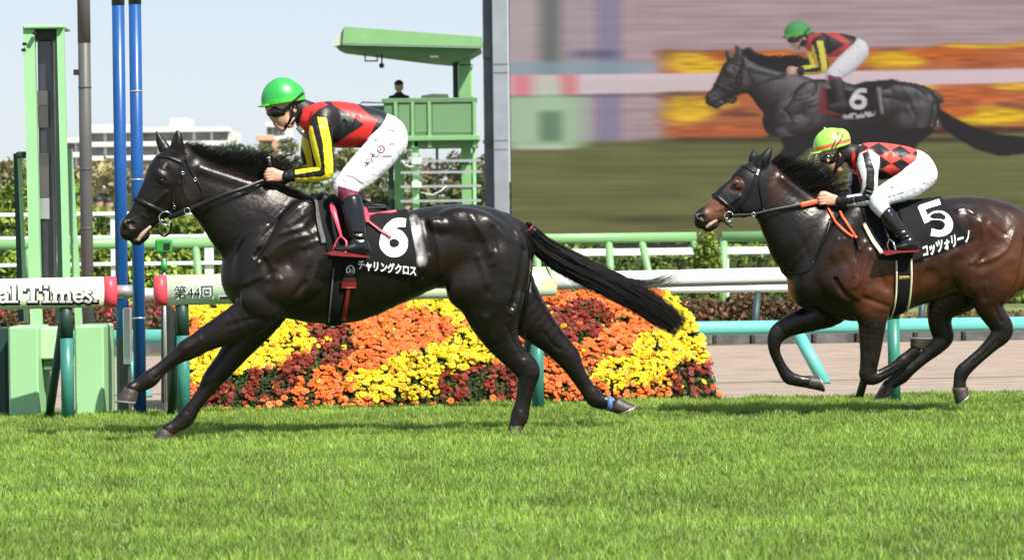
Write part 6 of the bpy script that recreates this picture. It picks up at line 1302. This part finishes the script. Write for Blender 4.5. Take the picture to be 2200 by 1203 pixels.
hoof(h2, F2, (2046, 833), (2079, 831), (2054, 869), (2081, 846), -.13)
hoof(h2, F2, (1894, 828), (1920, 832), (1877, 857), (1914, 850), .13)
make_mane(F2, [(1652, 352), (1666, 370), (1690, 388), (1712, 404), (1736, 420), (1762, 432)], [.14, .22, .28, .34, .34, .22], [1.6, 1.5, 1.4, 1.2, .9, .5], 13, h2, n=1300, back=(.9, 0, .3), thick=.0026, spread=.12)
make_tail(F2, [(2232, 492), (2280, 520), (2340, 560), (2410, 600), (2480, 660)], [12, 18, 22, 26, 30], h2, 14, n=500)
ball('eye', K2.hit(1580, 396, -.011)[0], .0175, M_eye, h2)
br = MB()
for pts, wv in (([(1590, 352), (1606, 362), (1622, 371)], 7), ([(1640, 347), (1626, 372), (1618, 396), (1604, 424), (1585, 446), (1572, 458)], 6.5), ([(1640, 356), (1630, 385), (1634, 420), (1640, 450)], 4.5)): K2.strap(br, pts, wv, off=.008)
K2.strap(br, [(1532, 417), (1549, 430), (1568, 446), (1578, 455)], 9, th=.009)
for t in (-1, 1): ribbon(F2, br, [(1548, 470, -.05 * t), (1560, 480, -.045 * t), (1574, 488, -.05 * t)], 4, .006)
bridle = br.build('bridle', M_leather, h2, True)
bt = MB()
for sg in (-1, 1): c = F2.L(1566, 465, -.085); torus3(bt, Vector((c.x, c.y * -sg, c.z)), 10 * F2.m, .004)
q = F2.L(1556, 469, 0); bt.tube([(q.x, -.085, q.z), (q.x, .085, q.z)], .007, 8); bt.build('bit', M_steel, bridle, True)
mb = MB(); K2.strap(mb, [(1630, 362), (1625, 378)], 7, th=.008, off=.014); mb.build('cheek_buckle', M_steel, bridle, True)
tg = MB(); ribbon(F2, tg, [(1517, 489, -.035), (1526, 482, -.05), (1540, 473, -.056)], [5, 8, 4], .02); tg.build('tongue', M_tongue, h2, True)
rn = MB()
for s in (-1, 1): ribbon(F2, rn, [(1570, 464, .088 * s), (1592, 463, .1 * s), (1618, 461, .115 * s), (1660, 452, .125 * s), (1700, 445, .13 * s), (1724, 440, .128 * s)], [6, 8, 6, 8, 9, 9], .006)
rein = rn.build('rein', M_leather, h2, True)
rn = MB()
for s in (-1, 1): ribbon(F2, rn, [(1720, 441, .13 * s), (1742, 436, .125 * s), (1764, 431, .115 * s)], [11, 11, 10], .009)
rn.build('rein_grip', M_orange, rein, True)
mb = MB(); p = F2.L(1619, 461, -.118); torus3(mb, p, .014, .003); mb.build('ring', M_steel, rein, True)
ms = MB(); K2.strap(ms, [(1776, 446), (1793, 474), (1812, 495), (1831, 509)], 5.5, off=.012); K2.strap(ms, [(1804, 456), (1820, 482), (1838, 511)], 6, off=.013); mg = ms.build('martingale', M_orange, h2, True)
ms = MB(); K2.strap(ms, [(1838, 511), (1843, 524), (1846, 537)], 10, off=.014, th=.012); ms.build('martingale_end', M_leather, h2, True)
ms = MB(); K2.strap(ms, [(1783, 470), (1778, 500), (1762, 535), (1746, 565)], 4, off=.006); K2.strap(ms, [(1692, 584), (1715, 588), (1740, 580), (1748, 562)], 4, off=.006); ms.build('breast_strap', M_leather, h2, True)
cloth(K2, 'saddle_pad', [(1846, 442), (1935, 444), (1985, 562), (1888, 558)], 14, 16, M_blackcloth, h2, .008)
tr = MB(); K2.strap(tr, [(1853, 480), (1872, 514), (1894, 544)], [9][0], th=.003, off=.0165); tr.build('pad_trim', M_cream, h2, True)
nc = cloth(K2, 'number_cloth', [(1926, 442), (2021, 426), (2091, 513), (1956, 565)], 20, 20, M_blackcloth, h2, .016)
five = strip([(1974, 451.5), (2019, 438)], 11.5, 1) + strip([(1976.5, 446), (1990.5, 480)], 13, 1) + strip([(1986, 477), (1998, 469), (2014, 465), (2029, 469), (2037, 481), (2032, 495), (2018, 502), (1999, 500)], [10, 13, 17, 18, 18, 18, 15, 15], 4)
decal(K2, nc, 'numeral', five, M_white, .0205)
letters(K2, nc, 'lettering', 'コッツォリーノ', ((1979, 529), (2081, 494), (1982, 555)), M_white, .035, .0205)
gi = MB(); K2.strap(gi, [(1940, 550), (1940, 600), (1936, 640), (1931, 676)], 32, th=.006, off=.006); girth = gi.build('girth', M_blackcloth, h2, True)
gi = MB(); K2.strap(gi, [(1925, 560), (1925, 610), (1920, 650), (1913, 682)], 4, th=.008, off=.01); K2.strap(gi, [(1957, 556), (1957, 600), (1953, 640), (1947, 668)], 5, th=.008, off=.01); gi.build('piping', M_cream, girth, True)
gi = MB(); K2.strap(gi, [(1931, 596), (1952, 595)], 6, th=.002, off=.0135, k=1); lab = gi.build('girth_label', M_gold, girth)
letters(K2, lab, 'lettering', 'TAKAKI', ((1932, 594), (1951, 593), (1932, 598)), M_blackcloth, .02, .0165)
fd = Field(F2, tuple(F2.L(1850, 490)[i] if i != 1 else -.2 for i in range(3)), tuple(F2.L(2030, 400)[i] if i != 1 else .2 for i in range(3)), .007)
fd.tube([(1878, 440, 14, 0, .08), (1905, 442, 11, 0, .1), (1930, 440, 8, 0, .1), (1945, 438, 6, 0, .09)], k=.01)
V, F = fd.mesh(2); sad = mesh_obj('saddle', V, F, M_leather, h2)
mb = MB()
for s in (-1, 1): ribbon(F2, mb, [(1895, 450, .2 * s), (1900, 480, .28 * s), (1910, 515, .32 * s)], [8, 8, 5], .01)
mb.build('stirrup_leather', M_leather, sad, True)
for s in (-1, 1):
    mb = MB(); ribbon(F2, mb, [(1911, 514, .33 * s), (1907, 526, .31 * s), (1912, 542, .3 * s)], 3.5, .008); ribbon(F2, mb, [(1912, 514, .33 * s), (1920, 522, .37 * s), (1924, 538, .38 * s)], 3.5, .008)
    st_ = mb.build('stirrup', M_steel, sad, True); mb = MB()
    pl = [F2.L(x, y, -.39) for x, y in ((1897, 545), (1912, 538), (1945, 538.5), (1975, 537), (1974, 541), (1930, 543.5), (1905, 549))]
    mb.prism([Vector((q.x, (.29 if s > 0 else -.39), q.z)) for q in pl], (0, .1, 0)); mb.build('tread', M_red, st_)

def silk2(px, V):
    c = fillc(len(V), BLK); n = len(V)
    a = np.array((46., 6.)); b = np.array((3., 28.)); det = a[0] * b[1] - a[1] * b[0]; d = px - np.array((1889.5, 321.))
    u = (d[:, 0] * b[1] - d[:, 1] * b[0]) / det; v = (a[0] * d[:, 1] - a[1] * d[:, 0]) / det
    dia = np.abs(u - np.round(u)) + np.abs(v - np.round(v)) < .5
    c[:] = (.72, .06, .042); c[dia] = BLK
    c[inpoly(px, [(1820, 290), (1856, 296), (1850, 322), (1842, 342), (1836, 372), (1822, 366), (1818, 320)])] = BLK
    c[inpoly(px, [(1828, 318), (1836, 312), (1838, 345), (1850, 395), (1812, 372), (1818, 366), (1832, 372)])] = RED
    arm = ((np.abs(V[:, 1]) > .15) | (px[:, 1] > 396)) & inpoly(px, [(1838, 345), (1846, 330), (1868, 322), (1890, 336), (1892, 448), (1790, 448), (1790, 412), (1850, 412), (1853, 388)])
    s = inpoly(px, [(1853, 330), (1866, 324), (1873, 350), (1879, 365), (1878, 408), (1871, 430), (1818, 440), (1818, 425), (1852, 420), (1860, 400), (1862, 370)])
    c[arm] = WHT; c[arm & s] = BLK; c[(px[:, 0] < 1819) & (px[:, 1] > 400)] = BLK
    return c
def helm2(px, V):
    c = fillc(len(V), (.32, .72, .09)); l = (px[:, 1] - 331) - (px[:, 0] - 1745) * (309 - 331) / (1823 - 1745)
    c[(l > -11) & (l < -3)] = (.75, .13, .06); c[segdist(px, [(1786, 322), (1796, 300), (1801, 286)]) < 1.6] = BLK; c[segdist(px, [(1794, 318), (1808, 298), (1811, 289)]) < 1.5] = BLK
    return c
J2 = dict(fr=F2, base=(1965, 385), box=(1715, 262, 2040, 560), label='jockey in lime helmet with clear visor and red black diamond silks on the bay horse',
    torso=[(1985, 368, 30, 0, .14), (1955, 353, 34, 0, .146), (1925, 346, 35, 0, .15), (1892, 347, 40, 0, .16), (1866, 346, 39, 0, .16), (1846, 343, 30, 0, .115)],
    neck=[(1848, 332, 20, 0, .055), (1826, 330, 20, 0, .056), (1806, 326, 22, 0, .06)],
    head=[[(1794, 316, 31, 0, .075), (1787, 328, 29, 0, .073), (1786, 346, 23, 0, .066), (1790, 364, 13.5, 0, .048)]],
    face=[(1774, 357, 5.5, 4.5, 0, .015, 50, .01), (1778, 366, 7, 3.5, 0, .028, 30, .008), (1782, 370, 7, 3.5, 0, .026, 20, .008), (1788, 375, 9, 6, 0, .03, 0, .01), (1806, 330, 6, 9, -.074, .012, -15, .006), (1801, 360, 9, 12, -.045, .02, -30, .012)],
    dents=[(1807, 329, 2.4, 4.5, -.086, .006, -15, .003), (1775, 346, 9, 4, -.05, .02, 20, .008)],
    arms=[[(1868, 338, 26, -.15, .075), (1864, 362, 24, -.2, .065), (1866, 392, 20, -.22, .057), (1866, 421, 16.5, -.22, .05), (1846, 430, 14.5, -.19, .043), (1816, 432, 11.5, -.14, .034), (1802, 432, 10.5, -.12, .032)],
          [(1862, 340, 25, .15, .075), (1848, 366, 21, .2, .06), (1838, 392, 18, .215, .053), (1842, 412, 15.5, .21, .048), (1822, 420, 13, .18, .04), (1796, 424, 10.5, .12, .032)]],
    hands=[(1778, 428, -.115), (1776, 424, .11)], neckhole=(1836, 330, 24, 24, 0, .062, 0),
    waist=(1880, 410, 1990, 330), waistmask=lambda X, Y, Z, fr: X > fr.L(1898, 390).x,
    hips=[(1945, 350, 32, 0, .143), (1965, 357, 35, 0, .152), (1975, 366, 34, 0, .158), (1980, 374, 32, 0, .16)],
    thighs=[[(1980, 376, 33, -.1, .088), (1948, 398, 31, -.16, .08), (1912, 414, 25, -.22, .068), (1888, 428, 20, -.25, .06), (1886, 436, 19, -.255, .056)], [(1980, 376, 33, .1, .088), (1948, 398, 31, .16, .08), (1912, 414, 25, .22, .068), (1888, 428, 20, .25, .06), (1886, 436, 19, .255, .056)]],
    shins=[[(1888, 436, 18, -.255, .05), (1910, 466, 16, -.29, .045), (1940, 508, 13, -.33, .038)], [(1888, 436, 18, .255, .05), (1910, 466, 16, .29, .045), (1940, 508, 13, .33, .038)]],
    calf=[[(1886, 436, 18.5, -.255, .054), (1893, 447, 17.5, -.27, .051), (1904, 460, 15.5, -.288, .048)], [(1886, 436, 18.5, .255, .054), (1893, 447, 17.5, .27, .051), (1904, 460, 15.5, .288, .048)]],
    creases=[[(1900, 404, 1.5, -.285, .008), (1930, 402, 2, -.25, .008), (1960, 388, 1.5, -.2, .008)], [(1960, 400, 1.5, -.19, .008), (1985, 396, 2, -.19, .008)], [(1905, 425, 1.2, -.285, .008), (1940, 415, 1.6, -.25, .008)]],
    folds=[[(1835, 421, 2, -.215, .006), (1840, 442, 2, -.215, .006)], [(1852, 412, 2.2, -.265, .007), (1880, 424, 2.2, -.265, .007)], [(1850, 405, 2, -.27, .007), (1884, 412, 2, -.27, .007)], [(1915, 330, 2.5, -.15, .01), (1908, 355, 3, -.16, .01)]],
    boots=[[[(1906, 461, 17.5, -.29, .055), (1915, 475, 17.5, -.305, .054), (1928, 492, 15.5, -.32, .048), (1944, 510, 14.5, -.335, .044), (1954, 521, 14, -.34, .042)], [(1964, 527, 11, -.34, .04), (1950, 527, 12.5, -.34, .044), (1936, 530, 8.5, -.342, .045), (1923, 531, 5.5, -.343, .037)]],
           [[(1906, 461, 17.5, .29, .055), (1915, 475, 17.5, .305, .054), (1928, 492, 15.5, .32, .048), (1944, 510, 14.5, .335, .044), (1954, 521, 14, .34, .042)], [(1964, 527, 11, .34, .04), (1950, 527, 12.5, .34, .044), (1936, 530, 8.5, .342, .045), (1923, 531, 5.5, .343, .037)]]],
    bootfolds=[[(1922, 500, 1.5, -.365, .006), (1938, 496, 2, -.372, .006), (1950, 490, 1.5, -.36, .006)], [(1930, 508, 1.5, -.37, .006), (1946, 506, 2, -.378, .006), (1958, 500, 1.5, -.366, .006)], [(1938, 518, 1.5, -.375, .006), (1954, 512, 1.5, -.378, .006), (1964, 508, 1.5, -.37, .006)]],
    boot_paint=lambda px, V: fillc(len(V), BLK), skin_paint=skinp([(1812, 312), (1830, 300), (1856, 320), (1846, 352), (1812, 368), (1806, 358), (1816, 340), (1800, 320)]), silk_paint=silk2, breech_paint=lambda px, V: fillc(len(V), WHT),
    helmet=dict(dome=(1787, 315, 40, 40, 0, .118, -8), dome2=(1803, 305, 23, 29, 0, .09, 20), cut=(1744, 332, 1825, 309), hollow=(1788, 321, 33, 31, 0, .1, -8), peak=[[(1756, 328, 2.5, 0, .1), (1749, 330, 2.2, 0, .085), (1743, 331, 1.6, 0, .05)], [(1772, 277, 3, 0, .012), (1772, 276, 2.5, 0, .01)]], paint=helm2),
    goggles=[[(1776, 340, 11, 0, .076), (1768, 343, 8, 0, .06)], [(1788, 344, 8, -.062, .014), (1777, 342, 10, -.058, .02)], [(1788, 344, 8, .062, .014), (1777, 342, 10, .058, .02)], [(1792, 338, 3.5, -.075, .006), (1806, 322, 2.5, -.083, .006)], [(1800, 356, 4, -.074, .008), (1812, 342, 5, -.078, .008), (1806, 322, 3, -.082, .006)]])
def decor2(root, off, sk):
    V = []; F = []; nu, nv = 16, 6                                   # the clear visor hangs from the helmet's brim
    for j in range(nv + 1):
        for i in range(nu + 1):
            a = (i / nu * 2 - 1) * 1.35; f = j / nv; fx, fy, sx, sy = 1742 - 7 * f, 326 + 22 * f, 1790 - 18 * f, 322 + 66 * f; cs = math.cos(a) ; px_, py_ = sx + (fx - sx) * cs, sy + (fy - sy) * cs; q = F2.L(px_, py_, 0); V.append((q.x, .112 * math.sin(a), q.z))
    idx = lambda i, j: j * (nu + 1) + i; F = [(idx(i, j), idx(i + 1, j), idx(i + 1, j + 1), idx(i, j + 1)) for j in range(nv) for i in range(nu)]
    mesh_obj('visor', np.array(V) - off, F, M_visor, root)
    ch = MB(); ribbon(F2, ch, [(1801, 322, -.082), (1800, 344, -.078), (1796, 362, -.06), (1790, 376, -.03)], [5, 6, 6, 5], .006); mesh_obj('chin_strap', np.array([tuple(v) for v in ch.V]) - off, ch.F, M_leather, root)
    bt = MB(); q = F2.L(1779, 345, -.082); torus3(bt, q, .008, .004); mesh_obj('goggle_button', np.array([tuple(v) for v in bt.V]) - off, bt.F, M_gold, root)
    blk = bpy.data.materials['black_print']; print_on(sk, root, off, 'leg_mark', strip([(1996, 402), (2000, 406), (2003, 402)], 2.2, 2) + strip([(1994, 406), (2001, 409)], 1.6, 1), blk)
J2['decor'] = decor2
j2, o2 = jockey(J2)

# ---- the whip in the leading jockey's hand
a = F1.L(577, 339, -.118); b = F1.L(583, 372, -.108); c = F1.L(600, 400, -.02); d = F1.L(655, 424, .1)
wr = empty('whip', F1.O + F1.u * a.x + F1.n * a.y + Vector((0, 0, a.z)), F1.yaw); tag(wr, "short black riding whip held upright in the lead jockey's fist", 'whip'); z = np.array(a)
mb = MB(); mb.tube([a, a.lerp(b, .5), b], [.0125, .0135, .0115], 12); mb.build('grip', M_whip, wr, True, z); mb = MB(); mb.tube([b, c, d], [.008, .006, .005], 8); mb.build('shaft', M_whip, wr, True, z); mb = MB(); mb.tube([a + (a - b).normalized() * .004, a - (a - b).normalized() * .003], .0145, 12); mb.build('cap', M_alu, wr, True, z)

screen()
for o in list(bpy.data.objects):
    if o.type == 'MESH' and o.name.split('.')[0] in ('girth_panel', 'girth_buckle', 'strap', 'cheek_buckle', 'rein_grip', 'saddle_rim', 'buckle', 'martingale', 'rein', 'pad_trim', 'girth', 'piping', 'martingale_end', 'breast_strap', 'stirrup_leather', 'stirrup'):
        if not o.children: split_pieces(o)
